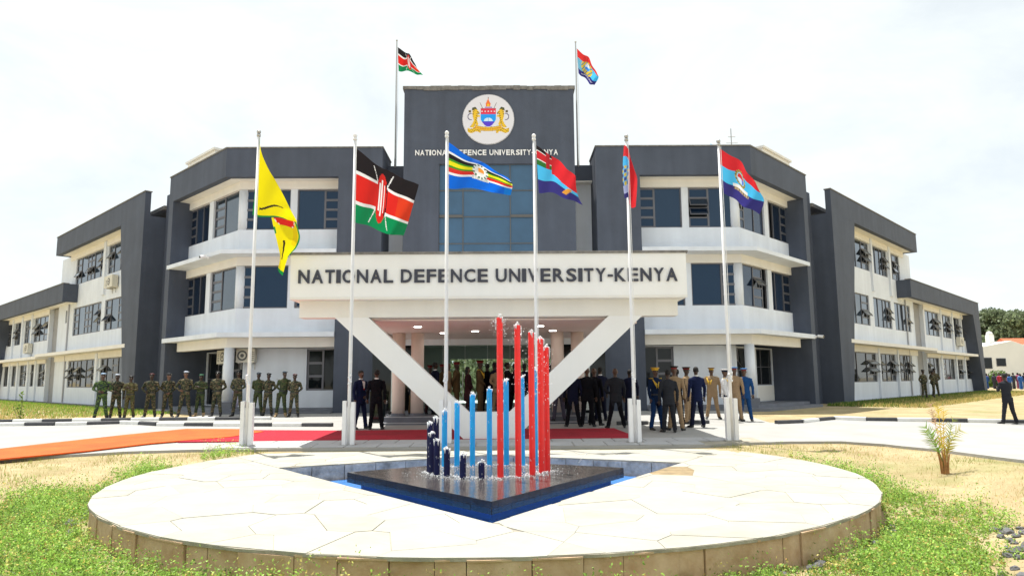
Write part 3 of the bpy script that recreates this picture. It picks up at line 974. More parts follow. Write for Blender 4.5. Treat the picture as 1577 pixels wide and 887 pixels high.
    rb = MB(T); rb.box(6.7, 10.5, -6.3, -2.2, 13.782, 13.90); rb.build('roof_room_slab', cream_and_bounce_paint, bld)
    # link wall between pier and tower
    l0, l1 = sorted((sgn * 3.72, sgn * 4.648))
    mb = MB(TF); mb.box(l0, l1, -1.7, -1.4, 10.55, 11.28); mb.build('link_parapet', dark_paint, bld)
    mb = MB(TF); mb.box(l0, l1, -2.0, -1.9, 3.2, 10.548); mb.build('link_wall', white_paint, bld)
    mb = MB(TF); mb.box(l0, l1, -1.9, -1.4, 10.50, 10.548); mb.build('link_soffit', cream_and_bounce_paint, bld)
# tower
ZT = 14.40
mb = MB(TF)
wall_open(mb, -3.73, 3.73, 3.2, ZT, [(-2.19, 1.99, 4.9, 10.93)], 0.02, deep=.18)
mb.add([(-3.73, .02, 3.2), (-3.73, -5, 3.2), (-3.73, -5, ZT), (-3.73, .02, ZT), (3.73, .02, 3.2), (3.73, -5, 3.2), (3.73, -5, ZT), (3.73, .02, ZT)],
       [(0, 1, 2, 3), (4, 5, 6, 7), (3, 2, 6, 7), (1, 2, 6, 5)])
mb.build('tower_wall', dark_paint, bld)
mb = MB(TF)
for i in range(25):           # rough worn cap
    a_ = -3.80 + i * 7.6 / 25
    mb.box(a_, a_ + 7.6 / 25 - .004, -5, .07 + random.uniform(-.015, .02), ZT - .10 + random.uniform(-.04, .03), ZT + .06 + random.uniform(-.015, .02))
mb.build('tower_cap', coping_mat, bld)
# curtain glazing of the tower
cw = MB(TF)
xs_ = [-2.19, -1.15, .90, 1.99]; zs_ = [4.9, 6.25, 7.42, 8.60, 9.76, 10.93]
for x in xs_: cw.box(x - .018, x + .018, -.16, -.10, 4.9, 10.93)
for z in zs_: cw.box(-2.19, 1.99, -.158, -.102, z - .018, z + .018)
CW = cw.build('window', ac_dark, bld)
for i in range(3):
    for j in range(5):
        p = MB(TF); tl = random.uniform(-.003, .003)
        p.hull8([(xs_[i] + .018, -.15 + tl, zs_[j] + .018), (xs_[i + 1] - .018, -.15 - tl, zs_[j] + .018), (xs_[i + 1] - .018, -.135 - tl, zs_[j] + .018), (xs_[i] + .018, -.135 + tl, zs_[j] + .018),
                 (xs_[i] + .018, -.15 - tl, zs_[j + 1] - .018), (xs_[i + 1] - .018, -.15 + tl, zs_[j + 1] - .018), (xs_[i + 1] - .018, -.135 + tl, zs_[j + 1] - .018), (xs_[i] + .018, -.135 - tl, zs_[j + 1] - .018)])
        p.build('pane', curtain_glass, CW)
for i in (0, 2):
    p = MB(TF); p.box(xs_[i] + .02, xs_[i + 1] - .02, -.12, -.06, 8.56, 8.68); p.build('sash_rail', ac_dark, CW)
lettering('NATIONAL DEFENCE UNIVERSITY-KENYA', -3.93, 2.32, Y0 - .02, 11.30, 11.54, .05, letter_white, bld)

# ---------------------------------------------------------------- printed panels and flags (colour per small face)
def paint_grid(name, P, fn, material, parent=None, smooth=True, thick=None):
    """P: (nv+1, nu+1, 3) points; fn(u,v)->rgb or None (hole); u to the fly, v downwards"""
    nv, nu = P.shape[0] - 1, P.shape[1] - 1
    off = root_offset(parent) if parent else Vector((0, 0, 0))
    vs = (P.reshape(-1, 3) - np.array(off)).tolist()
    fs = []; cs = []
    for j in range(nv):
        for i in range(nu):
            c = fn((i + .5) / nu, (j + .5) / nv)
            if c is None: continue
            k_ = j * (nu + 1) + i
            fs.append((k_, k_ + nu + 1, k_ + nu + 2, k_ + 1)); cs.append(c)
    me = bpy.data.meshes.new(name); me.from_pydata(vs, [], fs)
    ca = me.color_attributes.new('Col', 'FLOAT_COLOR', 'CORNER')
    arr = np.ones((len(fs) * 4, 4), np.float32)
    arr[:, :3] = np.repeat(np.array(cs, np.float32), 4, 0)
    ca.data.foreach_set('color', arr.reshape(-1))
    me.materials.append(material)
    if smooth: me.polygons.foreach_set('use_smooth', [True] * len(me.polygons))
    o = bpy.data.objects.new(name, me); COL.objects.link(o)
    if parent: o.parent = parent
    return o
def inpoly(x, y, poly):
    r = False; n = len(poly)
    for i in range(n):
        x0, y0 = poly[i]; x1, y1 = poly[(i + 1) % n]
        if (y0 > y) != (y1 > y) and x < (x1 - x0) * (y - y0) / (y1 - y0) + x0: r = not r
    return r
YEL, BLK, DBL, WHT, RED_, SKY_, IND, ORG = (.80, .50, .01), (.02, .015, .01), (.05, .03, .12), (.80, .80, .84), (.72, .02, .06), (.0, .32, .90), (.09, .03, .62), (.85, .18, .02)
def crest(u, v):
    """university crest drawn on the white roundel; u,v in 0..1"""
    x, y = (u - .5) * 2, (v - .5) * 2
    r = math.hypot(x, y)
    if r > 1: return None
    if r > .985: return (.30, .30, .34)
    # measured on the roundel: shield x -.32...27, y -.42...33
    # torch flame
    fx, fy = x - 0.0, y
    if inpoly(x, y, [(-.09, -.50), (-.10, -.62), (-.05, -.74), (0, -.84), (.03, -.74), (.09, -.62), (.08, -.50)]):
        return YEL if abs(x) < .04 and y > -.62 else ORG
    if abs(x) < .012 and -.9 < y < -.8: return (.25, .1, .1)
    if -.50 < y < -.455 and abs(x) < .14: return (.25, .12, .5)
    # crossed staves
    for sx in (-1, 1):
        d = abs((x * sx - .22) - (-(y + .44)) * .45)
        if -.66 < y < -.40 and d < .012: return (.2, .15, .15)
    w = .30
    if -.44 <= y <= -.20 and abs(x) <= w:
        if abs(y + .315) < .022 and min(abs(x - q) for q in (-.24, -.12, 0, .12, .24)) < .024: return WHT
        if y < -.425: return (.3, .02, .05)
        return RED_
    if -.20 < y < .30:
        ww = w * (1 if y < .0 else math.sqrt(max(0, 1 - ((y) / .31) ** 2)) * .55 + .45 * (1 - y / .31)) if y > 0 else w
        if abs(x) <= ww:
            if math.hypot(x * .85, (y - .085)) < .145 and y < .085: return (.62, .80, .95) if abs(x) > .015 else (.3, .5, .8)
            return SKY_ if y < .09 else IND
    # ribbon
    yc = .33 + .10 * math.cos(x * 2.6) * 1.0 - .03
    if abs(x) < .52 and abs(y - yc) < .085:
        if abs(abs(y - yc) - .085) < .018: return (.35, .18, .02)
        if abs(y - yc) < .03 and int((x + 1) * 46) % 3 != 0: return (.62, .20, .02)
        return YEL
    if .30 < abs(x) < .80 and abs(y - (.43 - .04 * math.cos(abs(x) * 14))) < .11 - .06 * (abs(x) - .3):
        q = math.sin(x * 55) + math.sin(y * 60 + x * 20)
        return BLK if abs(q) < .22 else YEL
    # supporters: two lions rampant
    for sx in (-1, 1):
        X = x * sx
        body = [(.36, -.30), (.46, -.40), (.58, -.40), (.62, -.28), (.60, -.10), (.56, .05), (.62, .18), (.72, .32), (.56, .34), (.50, .20), (.44, .30), (.38, .20), (.44, .04), (.42, -.08), (.32, -.10), (.33, -.16), (.42, -.18)]
        if inpoly(X, y, body):
            q = math.sin(X * 40 + y * 30) * math.sin(y * 38)
            return BLK if q > .62 else YEL
        if inpoly(X, y, [(.42, -.38), (.50, -.50), (.62, -.46), (.64, -.34), (.56, -.38), (.48, -.36)]): return (.05, .06, .01)
        if inpoly(X, y, [(.32, -.24), (.38, -.30), (.42, -.22), (.36, -.2)]): return (.15, .10, .02)
        if abs(math.hypot(X - .66, y + .10) - .13) < .016 and X > .64: return DBL
        if .66 < X < .76 and -.36 < y < -.26: return (.10, .07, .02)
    if .08 < abs(x + .0) < .5 and .30 < y < .34 and abs(math.sin(x * 26)) < .2: return (.3, .2, .1)
    if .30 < x < .38 and .50 < y < .56: return YEL
    return (.72, .71, .76)
em = MB(TF)
cxe, cze, re_ = -.035, 12.92, 1.14
em.loft([(Vector((cxe, .021, cze)), Vector((re_, 0, 0)), Vector((0, 0, re_))), (Vector((cxe, .075, cze)), Vector((re_, 0, 0)), Vector((0, 0, re_)))], 0, 64)
EM = em.build('emblem_roundel', letter_white, bld)
N_ = 150
P = np.zeros((N_ + 1, N_ + 1, 3))
for j in range(N_ + 1):
    for i in range(N_ + 1):
        P[j, i] = (CX + cxe + (i / N_ - .5) * 2 * re_ * .995, Y0 - .079, cze - (j / N_ - .5) * 2 * re_ * .995)
e_ = paint_grid('crest_print', P, crest, print_flat, EM, smooth=False)

# ---------------------------------------------------------------- wings
def ac_unit(T, s, d, z, w=.85, h=.58, label=None, parent=None):
    loc = Vector(T(s, d, z)); o = empty('air_conditioner', tuple(loc))
    def TT(a, b, c): return T(s + a, d + b, z + c)
    m = MB(TT); m.box(-w / 2, w / 2, .06, .38, 0, h); b = m.build('casing', ac_mat, o)
    m = MB(TT)
    cx_ = -.13
    for rr in (.22, .15, .08):
        m.loft([(Vector((cx_, .381, h / 2)), Vector((rr, 0, 0)), Vector((0, 0, rr))), (Vector((cx_, .381 + .012 + (.22 - rr) * .05, h / 2)), Vector((rr, 0, 0)), Vector((0, 0, rr)))], 0 if rr != .15 else 1, 18)
    m.build('fan_grille', [ac_dark, ac_mat], o)
    m = MB(TT)
    for q in range(5): m.box(.20, .38, .381, .388, .1 + q * .08, .13 + q * .08)
    m.build('vent_slats', ac_dark, o)
    m = MB(TT)
    for q in (-.3, .3): m.box(q - .02, q + .02, .0, .36, -.05, -.004); m.box(q - .02, q + .02, 0, .03, -.3, -.05)
    m.build('bracket', chrome, o)
    tagit(o, label, 'air conditioner', 'air conditioner units on the facade')
def wing(side):
    T = TW(side); glass_mat = glass_sky
    b = empty('building_wing', T(20, 0, 0))
    tagit(b, 'long %s wing of the slate grey and white building, stepping down to two storeys' % ('left' if side < 0 else 'right'), 'building')
    sE = 27.03; sL0, sL1 = 24.55, 47.3
    def P(name, material, *bx):
        m = MB(T)
        for q in bx: m.box(*q)
        return m.build(name, material, b)
    # raked fins: front face narrows toward the ground
    m = MB(T)
    m.hull8([(9.842, -2.0, 0), (11.35, -2.0, 0), (11.35, 0, 0), (9.842, 0, 0), (9.842, -2.0, ZF), (13.55, -2.0, ZF), (13.55, 0, ZF), (9.842, 0, ZF)])
    m.build('raked_fin', dark_paint, b)
    m = MB(T)
    m.hull8([(46.9, -1.2, 0), (48.0, -1.2, 0), (48.0, 0, 0), (46.9, 0, 0), (44.6, -1.2, 7.0), (47.3, -1.2, 7.0), (47.3, 0, 7.0), (44.6, 0, 7.0)])
    m.build('raked_fin', dark_paint, b)
    P('parapet', dark_paint, (9.842, sE, -.3, 0, ZF + .002, ZP))
    P('parapet_return', dark_paint, (sE - .3, sE, -12, -.302, ZF + .002, ZP))
    P('coping', coping_mat, (9.8, sE + .04, -.34, .035, ZP + .001, ZP + .05))
    P('soffit', cream_and_bounce_paint, (13.2, sE, -1.0, -.302, ZF + .03, ZF + .16))
    P('roof_slab', coping_mat, (9.9, sE - .3, -12, -1.0, 10.9, 11.1))
    P('low_parapet', dark_paint, (sL0, sL1, -.3, 0, 7.002, 8.22), (sL0, sL0 + .25, -.9, -.302, 7.002, 8.22))
    P('coping', coping_mat, (sL0 - .03, sL1 + .04, -.34, .035, 8.222, 8.27))
    P('soffit', cream_and_bounce_paint, (sL0 + .25, sL1, -1.0, -.302, 7.03, 7.16))
    P('roof_slab', coping_mat, (sE, sL1, -12, -.302, 7.7, 7.9))
    P('rear_wall', white_paint, (9.9, sL1, -12.2, -12, 0, 7.7), (9.9, sE, -12.2, -12, 7.7, 10.9))
    P('end_wall', white_paint, (48.0, 48.3, -12, -1.3, 0, 7.9), (sE - .25, sE, -12, -.92, 7.9, 10.9))
    # wall with openings
    if side < 0:
        up2 = [(13.2, 18.55, 8.24, 10.05), (19.35, 25.4, 8.24, 10.05)]
        up1 = [(12.6, 18.6, 4.76, 6.65), (19.3, 25.3, 4.76, 6.65), (26.85, 27.25, 5.75, 6.65)]
        gf = [(11.9, 18.75, 1.3, 3.08), (19.8, 25.7, 1.3, 3.08)]
        lo1 = [(31.75, 35.9, 4.76, 6.65), (36.7, 39.0, 4.76, 6.65), (40.0, 42.5, 4.76, 6.65), (43.1, 45.3, 4.76, 6.65)]
        lo0 = [(31.7, 33.7, 1.35, 3.05), (34.6, 36.0, 1.35, 3.05), (37.0, 39.6, 1.35, 3.05), (40.4, 42.4, 1.35, 3.05), (43.4, 45.4, 1.35, 3.05)]
        gp0, gp1 = 29.0, 31.35
    else:
        up2 = [(13.2, 18.95, 8.24, 10.05), (19.45, 22.8, 8.24, 10.05), (23.45, 25.75, 8.24, 10.05)]
        up1 = [(12.6, 18.3, 4.76, 6.65), (19.15, 22.95, 4.76, 6.65), (23.7, 27.6, 4.76, 6.65)]
        gf = [(11.9, 18.95, 1.3, 3.08), (19.45, 23.1, 1.3, 3.08), (23.6, 27.1, 1.3, 3.08)]
        lo1 = [(31.7, 36.0, 4.76, 6.65), (36.7, 40.1, 4.76, 6.65), (40.7, 43.5, 4.76, 6.65), (43.9, 46.2, 4.76, 6.65)]
        lo0 = [(31.3, 35.0, 1.35, 3.05), (36.1, 40.3, 1.35, 3.05), (41.0, 43.6, 1.35, 3.05), (44.3, 46.6, 1.35, 3.05)]
        gp0, gp1 = 28.5, 31.15
    m = MB(T)
    wall_open(m, 11.0, gp0, .2, ZF + .03, up2 + up1 + gf, -.9)
    m.build('wall', white_paint, b)
    m = MB(T); wall_open(m, gp1, 47.2, .2, 7.03, lo1 + lo0, -.9); m.build('wall', white_paint, b)
    P('grey_panel', grey_panel, (gp0, gp1, -1.6, -1.15, .2, 7.03))
    P('panel_reveal', white_paint, (gp0 - .12, gp0, -1.6, -.88, .2, 7.03), (gp1, gp1 + .12, -1.6, -.88, .2, 7.03))
    # ledge over the ground floor, in two steps
    P('ledge', cream_and_bounce_paint, (11.6, gp1 - .6, -.9, .02, ZL0, ZL1), (gp1 - .4, 46.6, -.9, -.08, ZL0 - .12, ZL1 - .12))
    P('ledge_beam', cream_and_bounce_paint, (11.0, gp0, -.9, -.82, 3.09, ZL0 - .002), (gp1, 46.4, -.9, -.82, 3.06, ZL0 - .122))
    P('window_head', cream_and_bounce_paint, (13, sE - .4, -.9, -.83, 10.06, ZF + .028))
    P('window_head', cream_and_bounce_paint, (gp1, 46.6, -.9, -.83, 6.66, 7.028))
    P('plinth', grey_step, (11.0, 47.0, -.9, -.6, .1, .27))
    # pilasters and pipes
    def between(ops):
        return [((ops[i][1] + ops[i + 1][0]) / 2, ops[i][1], ops[i + 1][0]) for i in range(len(ops) - 1)]
    for ops, z0, z1 in ((up2[:], 7.0, 10.4), (gf, .3, 3.4), (lo1, 3.6, 7.0), (lo0, .3, 3.3)):
        for c_, a_, b_ in between(ops):
            m = MB(T); wv = min(.22, (b_ - a_) * .32); m.box(c_ - wv, c_ + wv, -.898, -.78, z0, z1); m.build('pilaster', white_paint, b)
            m = MB(T); m.tube([(c_ + wv + .06, -.84, z0), (c_ + wv + .06, -.84, z1)], .035, 0, 8); m.build('drainpipe', pipe_mat, b)
    m = MB(T); m.tube([(26.3, -.84, .3), (26.3, -.84, 7.0)], .05, 0, 8); m.build('drainpipe', pipe_mat, b)
    # windows
    if side < 0:
        pat = [('C', .14), ('F', .2), ('C', .12), ('C', .12), ('F', .22), ('C', .16)]
        for k_, o in enumerate(up2): window(T, *o, -1.0, gm=glass_sky, cols= pat, parent=b, opn={(0, 1), (0, 2), (3, 1), (5, 1), (2, 1)} if k_ else {(4, 1), (0, 1), (2, 1), (3, 2), (5, 2)})
        for k_, o in enumerate(up1[:2]): window(T, *o, -1.0, gm=glass_sky, cols= pat, parent=b, opn={(0, 1), (0, 2)} if k_ else {(5, 1)})
        window(T, *up1[2], -1.0, [('F', 1)], b, gm=glass_dark)
        for k_, o in enumerate(gf): window(T, *o, -1.0, [('C', .14), ('F', .2), ('F', .2), ('C', .14), ('F', .16), ('C', .14)], b, gm=glass_dark, opn={(0, 1), (0, 2), (3, 1), (3, 2), (5, 1), (5, 2)} if k_ else {(5, 2)}, ang=48)
        for k_, o in enumerate(lo1): window(T, *o, -1.0, [('C', .3), ('F', .3), ('C', .3)], b, opn={(2, 1), (0, 2), (2, 2)} if k_ % 2 == 0 else {(0, 2)}, gm=glass_mat if k_ < 3 else glass_dark)
        for k_, o in enumerate(lo0): window(T, *o, -1.0, [('C', .3), ('F', .4)], b, gm=glass_dark, opn={(0, 2), (0, 1)} if k_ in (0, 2) else {(0, 2)} if k_ == 1 else (), ang=48)
        ac_unit(T, 17.0, -.9, 7.25, 1.5, .72, label='cream air conditioner fixed below the top floor windows of the left wing')
        ac_unit(T, 36.4, -.9, 3.95, 1.4, .75, label='cream air conditioner fixed low on the far two storey part of the left wing')
    else:
        pat = [('F', .3), ('F', .3), ('F', .2), ('C', .24)]
        for k_, o in enumerate(up2): window(T, *o, -1.0, gm=glass_sky, cols= pat if k_ < 2 else [('F', .3), ('C', .4), ('F', .2)], parent=b, opn={(3, 1), (3, 2)} if k_ < 2 else {(1, 1), (1, 2)})
        for k_, o in enumerate(up1): window(T, *o, -1.0, gm=glass_sky, cols= pat, parent=b, opn=[{(3, 1)}, {(3, 1), (3, 2)}, {(3, 1)}][k_])
        for k_, o in enumerate(gf): window(T, *o, -1.0, [('C', .22), ('F', .25), ('F', .25), ('C', .24)], b, gm=glass_dark, opn={(0, 1), (0, 2), (3, 1), (3, 2)}, ang=48)
        for k_, o in enumerate(lo1): window(T, *o, -1.0, [('F', .3), ('F', .3), ('C', .34)] if k_ < 3 else [('F', .5), ('C', .5)], b, opn={(2, 1), (2, 2)} if k_ < 3 else {(1, 1)}, gm=glass_mat if k_ < 3 else glass_dark)
        for k_, o in enumerate(lo0): window(T, *o, -1.0, [('C', .3), ('F', .3), ('F', .3)] if k_ < 2 else [('F', .5), ('C', .5)], b, gm=glass_dark, opn={(0, 2), (0, 1)} if k_ < 1 else {(1, 1)} if k_ > 1 else (), ang=48)
        ac_unit(T, 42.0, -.9, 4.2, 1.5, .75, label='cream air conditioner on the far end of the right wing')
    return b
grey_panel = mat('grey_panel_paint', (0.30, 0.30, 0.31), 0.75, var=0.08, vscale=1.5, bump=0.3)
wing(-1); wing(1)
ac_unit(TW(-1), 2.75, -1.75, 2.42, .95, .62, label='cream air conditioner hanging left of the round column behind the soldiers')
ac_unit(TF, -10.6, -1.3, 2.42, .8, .60, label='cream air conditioner hanging right of the round column behind the soldiers')

# cameras
def cctv(T, s, d, z, label):
    o = empty('security_camera', T(s, d, z))
    def TT(a, b, c): return T(s + a, d + b, z + c)
    m = MB(TT); m.box(-.06, .06, -.02, .02, -.06, .06); m.tube([(0, 0, 0), (0, .12, .02)], .02); m.build('mount', pole_mat, o)
    m = MB(TT); m.tube([(0, .10, .02), (0, .36, -.02)], .075, 0, 12); m.build('housing', pole_mat, o, smooth=False)
    m = MB(TT); m.tube([(0, .361, -.02), (0, .38, -.022)], .055, 0, 12); m.build('lens', glass_dark, o)
    tagit(o, label, 'security camera')
cctv(TW(-1), 1.2, .08, 7.0, 'white security camera on the upper ledge left of the yellow flag')
cctv(TW(1), 6.12, .1, 3.56, 'small security camera at the end of the lower ledge on the right')

# ---------------------------------------------------------------- canopy
can = empty('entrance_canopy', (CX + .15, 18.0, 0))
tagit(can, 'cream entrance canopy carried on a wide V shaped strut in front of the doors', 'canopy')
CA = -.44
m = MB(); m.box(-5.46, 4.60, 17.6, 22.4, 3.70, 4.78); m.build('fascia', canopy_paint, can)
m = MB(); m.box(-4.3, 3.45, 22.402, 29.5, 3.22, 4.76); m.build('roof_body', canopy_paint, can)
m = MB(); m.hull8([(-5.46, 17.6, 3.64), (4.60, 17.6, 3.64), (4.60, 22.4, 3.64), (-5.46, 22.4, 3.64), (-5.46, 17.6, 3.698), (4.60, 17.6, 3.698), (4.60, 22.4, 3.698), (-5.46, 22.4, 3.698)]); m.build('fascia_soffit', cream_and_bounce_paint, can)
m = MB(); m.box(-5.50, 4.64, 17.56, 22.44, 4.782, 4.84); m.build('coping', coping_mat, can)
m = MB(); m.box(-5.32, 4.44, 18.0, 18.45, 3.215, 3.638); m.build('beam', cream_and_bounce_paint, can)
m = MB(); m.box(-4.3, 3.45, 18.452, 26.9, 3.16, 3.2); m.build('ceiling', soffit_bounce_pink, can)
for q in (-4.3, 3.15):
    m = MB(); m.box(q, q + .3, 18.452, 26.9, 3.05, 3.158); m.build('side_beam', soffit_bounce_pink, can)
vx = -.445
def arm(sg):
    pts = [(vx + sg * .54, .06), (vx + sg * .54 * .3, .06), (vx + sg * .3, .80), (vx + sg * .55, .80), (vx + sg * 3.10, 3.213), (vx + sg * 3.965, 3.213)]
    return pts
m = MB()
poly = [(vx - .54, .03), (vx + .54, .03), (vx + 3.96, 3.213), (vx + 3.09, 3.213), (vx + .52, .79), (vx - .52, .79), (vx - 3.10, 3.213), (vx - 3.96, 3.213)]
# three convex pieces with one shared outline
m.add([(p[0], 18.0, p[1]) for p in poly] + [(p[0], 18.42, p[1]) for p in poly],
      [(0, 1, 4, 5), (1, 2, 3, 4), (0, 5, 6, 7), (8, 13, 12, 9), (9, 12, 11, 10), (8, 15, 14, 13)] +
      [(i, (i + 1) % 8, 8 + (i + 1) % 8, 8 + i) for i in range(8)])
m.build('v_strut', canopy_paint, can)
lettering('NATIONAL DEFENCE UNIVERSITY-KENYA', -5.27, 4.38, 17.6, 4.05, 4.39, .045, letter_dark, can)
for x, y in ((-2.6, 20.6), (-1.0, 22.6), (-2.1, 23.4), (1.0, 20.6), (1.5, 22.6), (.4, 24.2)):
    m = MB(); m.loft([(Vector((x, y, 3.150)), Vector((.11, 0, 0)), Vector((0, .11, 0))), (Vector((x, y, 3.159)), Vector((.11, 0, 0)), Vector((0, .11, 0)))], 0, 14)
    m.build('downlight', light_mat, can)
for x in (-3.57, -2.95, 1.70, 2.37):
    m = MB(); m.tube([(x, 23.4, .54), (x, 23.4, 3.158)], .215, 0, 20); m.build('column', column_pink, can, smooth=True)
    m = MB(); m.tube([(x, 23.4, .44), (x, 23.4, .538)], .235, 0, 20); m.build('column_base', grey_step, can)
# steps and porch floor, white edge lines
for i, (y, z) in enumerate(((22.55, .27), (22.95, .44))):
    m = MB(); m.box(-4.0 + .05 * i, 2.66 - .05 * i, y, 29.5, (0, .271)[i], z); m.build('step', grey_step, can)
    m = MB(); m.box(-4.0 + .05 * i, 2.66 - .05 * i, y - .012, y + .03, z - .018, z + .006); m.build('step_nosing', pipe_mat, can)
# dark cabinet-like box left of the steps
m = MB(); m.box(-4.55, -4.02, 23.6, 24.2, .16, 1.25); bx = m.build('speaker_cabinet', glass_dark)
tagit(bx, 'black glossy cabinet standing left of the porch steps', 'cabinet')
# lobby behind the glass doors
m = MB()
m.box(-4.4, -4.2, 27.0, 34, .44, 3.16); m.box(3.0, 3.2, 27.0, 34, .44, 3.16)
m.box(-4.4, -2.7, 34.0, 34.2, .44, 3.16); m.box(2.5, 3.2, 34.0, 34.2, .44, 3.16); m.box(-2.7, 2.5, 34.0, 34.2, 2.6, 3.16)
m.build('lobby_wall', lobby_m := mat('lobby_wall', (.62, .66, .63), .6), can)
m = MB(); m.box(-4.4, 3.2, 26.9, 34.2, 3.165, 3.25); m.build('lobby_ceiling', lobby_m, can)
m = MB(); m.box(-4.4, 3.2, 29.5, 36, .3, .44); m.build('lobby_floor', pave_mat, can)
for q in range(4):
    m = MB(); m.loft([(Vector((-2.6 + q * 1.5, 29.5 + (q % 2) * 1.6, 3.154)), Vector((.16, 0, 0)), Vector((0, .16, 0))), (Vector((-2.6 + q * 1.5, 29.5 + (q % 2) * 1.6, 3.163)), Vector((.16, 0, 0)), Vector((0, .16, 0)))], 0, 14)
    m.build('downlight', light_mat, can)
m = MB(); m.box(-4.4, 3.2, 26.86, 27.0, 2.93, 3.158); m.build('door_head', white_paint, can)
gl = bpy.data.materials.new('clear_door_glass'); gl.use_nodes = True
_b = gl.node_tree.nodes['Principled BSDF']; _b.inputs['Base Color'].default_value = (.55, .66, .62, 1); _b.inputs['Roughness'].default_value = .02
_b.inputs['Transmission Weight'].default_value = 1.0; _b.inputs['IOR'].default_value = 1.05
for i in range(6):
    x0 = -3.3 + i * .86
    m = MB(); m.box(x0 + .015, x0 + .845, 26.93, 26.945, .46, 2.92); D_ = m.build('glass_door', gl, can)
    m = MB(); m.tube([(x0 + (.78 if i % 2 else .08), 26.88, 1.0), (x0 + (.78 if i % 2 else .08), 26.88, 1.9)], .015); m.build('door_handle', chrome, D_)
for x0, x1 in ((-5.32, -3.3), (1.9, 3.94)):
    m = MB(); m.box(x0, x1, 28.0, 28.1, 0.0, 3.6); m.build('porch_dark_sheet', glass_dark, can)  # dark sheet stands in for the shade of the black opening here

# roof things
def rooftop(T, s, d, z, label):
    o = empty('antenna', T(s, d, z)); m = MB(T)
    m.tube([(s, d, z), (s, d, z + 2.0)], .025, 0, 6); m.build('mast', chrome, o)
    m = MB(T); m.tube([(s - .25, d, z + 1.3), (s + .3, d, z + 1.3)], .015, 0, 5); m.tube([(s - .15, d, z + 1.6), (s + .2, d, z + 1.6)], .015, 0, 5); m.build('crossbar', chrome, o)
    tagit(o, label, 'antenna')
rooftop(TF, 11.3, -2.0, 11.2, 'thin metal antenna mast on the right roof corner')
o = empty('satellite_dish', TF(10.6, -2.2, 11.2)); dish = MB()
c = Vector(TF(10.6, -2.2, 12.15)); ax = Vector((.55, -.5, .6)).normalized(); u = ax.cross(Vector((0, 0, 1))).normalized(); w = ax.cross(u)
dish.loft([(c, u * .06, w * .06), (c + ax * .04, u * .25, w * .25), (c + ax * .12, u * .45, w * .45)], 0, 18)
dish.build('dish', mat('pale_blue_paint', (.18, .35, .55), .5), o)
m = MB(); m.tube([TF(10.6, -2.2, 11.2), TF(10.6, -2.2, 12.15)], .03); m.build('dish_post', chrome, o)
tagit(o, 'small pale blue satellite dish on the right roof', 'satellite dish')

# ---------------------------------------------------------------- flagpoles and flags
def flagpole(x, y, zt, label):
    o = empty('flagpole', (x, y, gp(x, y))); z0 = gp(x, y)
    m = MB(); m.tube([(x, y, z0), (x, y, z0 + 3), (x, y, zt - .12)], [.045, .040, .030], 0, 12); m.build('pole', pole_mat, o, smooth=True)
    m = MB(); m.tube([(x, y, zt - .12), (x, y, zt - .06)], [.05, .05], 0, 10); m.ball((x, y, zt), .055, 0, 10, 6); m.build('finial', chrome if x < -6 or x > 3 else pole_mat, o, smooth=True)
    for sx in (-1, 1):
        m = MB(); m.box(x + sx * .10 - .045, x + sx * .10 + .045, y - .07, y + .07, z0, z0 + 1.02 + (.03 if sx < 0 else 0))
        m.build('base_channel', pole_mat, o)
    m = MB(); m.box(x - .052, x + .052, y - .028, y + .09, z0, z0 + .9); m.build('base_plate', pole_mat, o)
    m = MB(); m.box(x - .2, x + .2, y - .12, y + .12, z0, z0 + .03); m.build('foot_plate', chrome, o)
    m = MB(); m.tube([(x + .05, y - .03, z0 + 1.5), (x + .055, y - .05, z0 + 4), (x + .045, y - .03, zt - .15)], .007, 0, 5); m.build('halyard', pole_mat, o)
    m = MB()
    for q in range(5):
        m.ball((x + random.uniform(-.04, .05), y - .05, z0 + 1.45 + q * .05), .035, 0, 7, 4)
    m.build('rope_knot', pole_mat, o, smooth=True)
    tagit(o, label, 'flagpole', 'white flagpoles in front of the canopy')
PX = [(-6.19, 17.02, 7.82), (-3.76, 16.98, 7.70), (-1.47, 17.1, 7.80), (.735, 17.2, 7.75), (3.06, 17.02, 7.66), (5.46, 17.25, 7.60)]
PLAB = ['white flagpole flying the yellow flag, leftmost of the row', 'white flagpole flying the large black red and green flag', 'white flagpole flying the blue striped flag',
        'white flagpole with the drooping red and blue flag, just right of the red pipes', 'white flagpole whose flag is furled edge on', 'white flagpole at the right end of the row']
for (x, y, z), lb in zip(PX, PLAB): flagpole(x, y, z, lb)
for x, zt, lb in ((-5.02, 17.3, 'thin roof flagpole left of the tower'), (3.33, 17.2, 'thin roof flagpole right of the tower')):
    o = empty('roof_flagpole', (x, 31.0, 11.2)); m = MB(); m.tube([(x, 31, 11.2), (x, 31, zt)], [.045, .03], 0, 8); m.build('pole', chrome, o)
    m = MB(); m.ball((x, 31, zt + .03), .05, 0, 8, 4); m.build('finial', chrome, o)
    m = MB(); m.tube([(x + .06, 30.97, 11.2), (x + .09, 30.97, 14), (x + .06, 30.97, zt - .3)], .008, 0, 5); m.build('halyard', chrome, o)
    tagit(o, lb, 'flagpole')

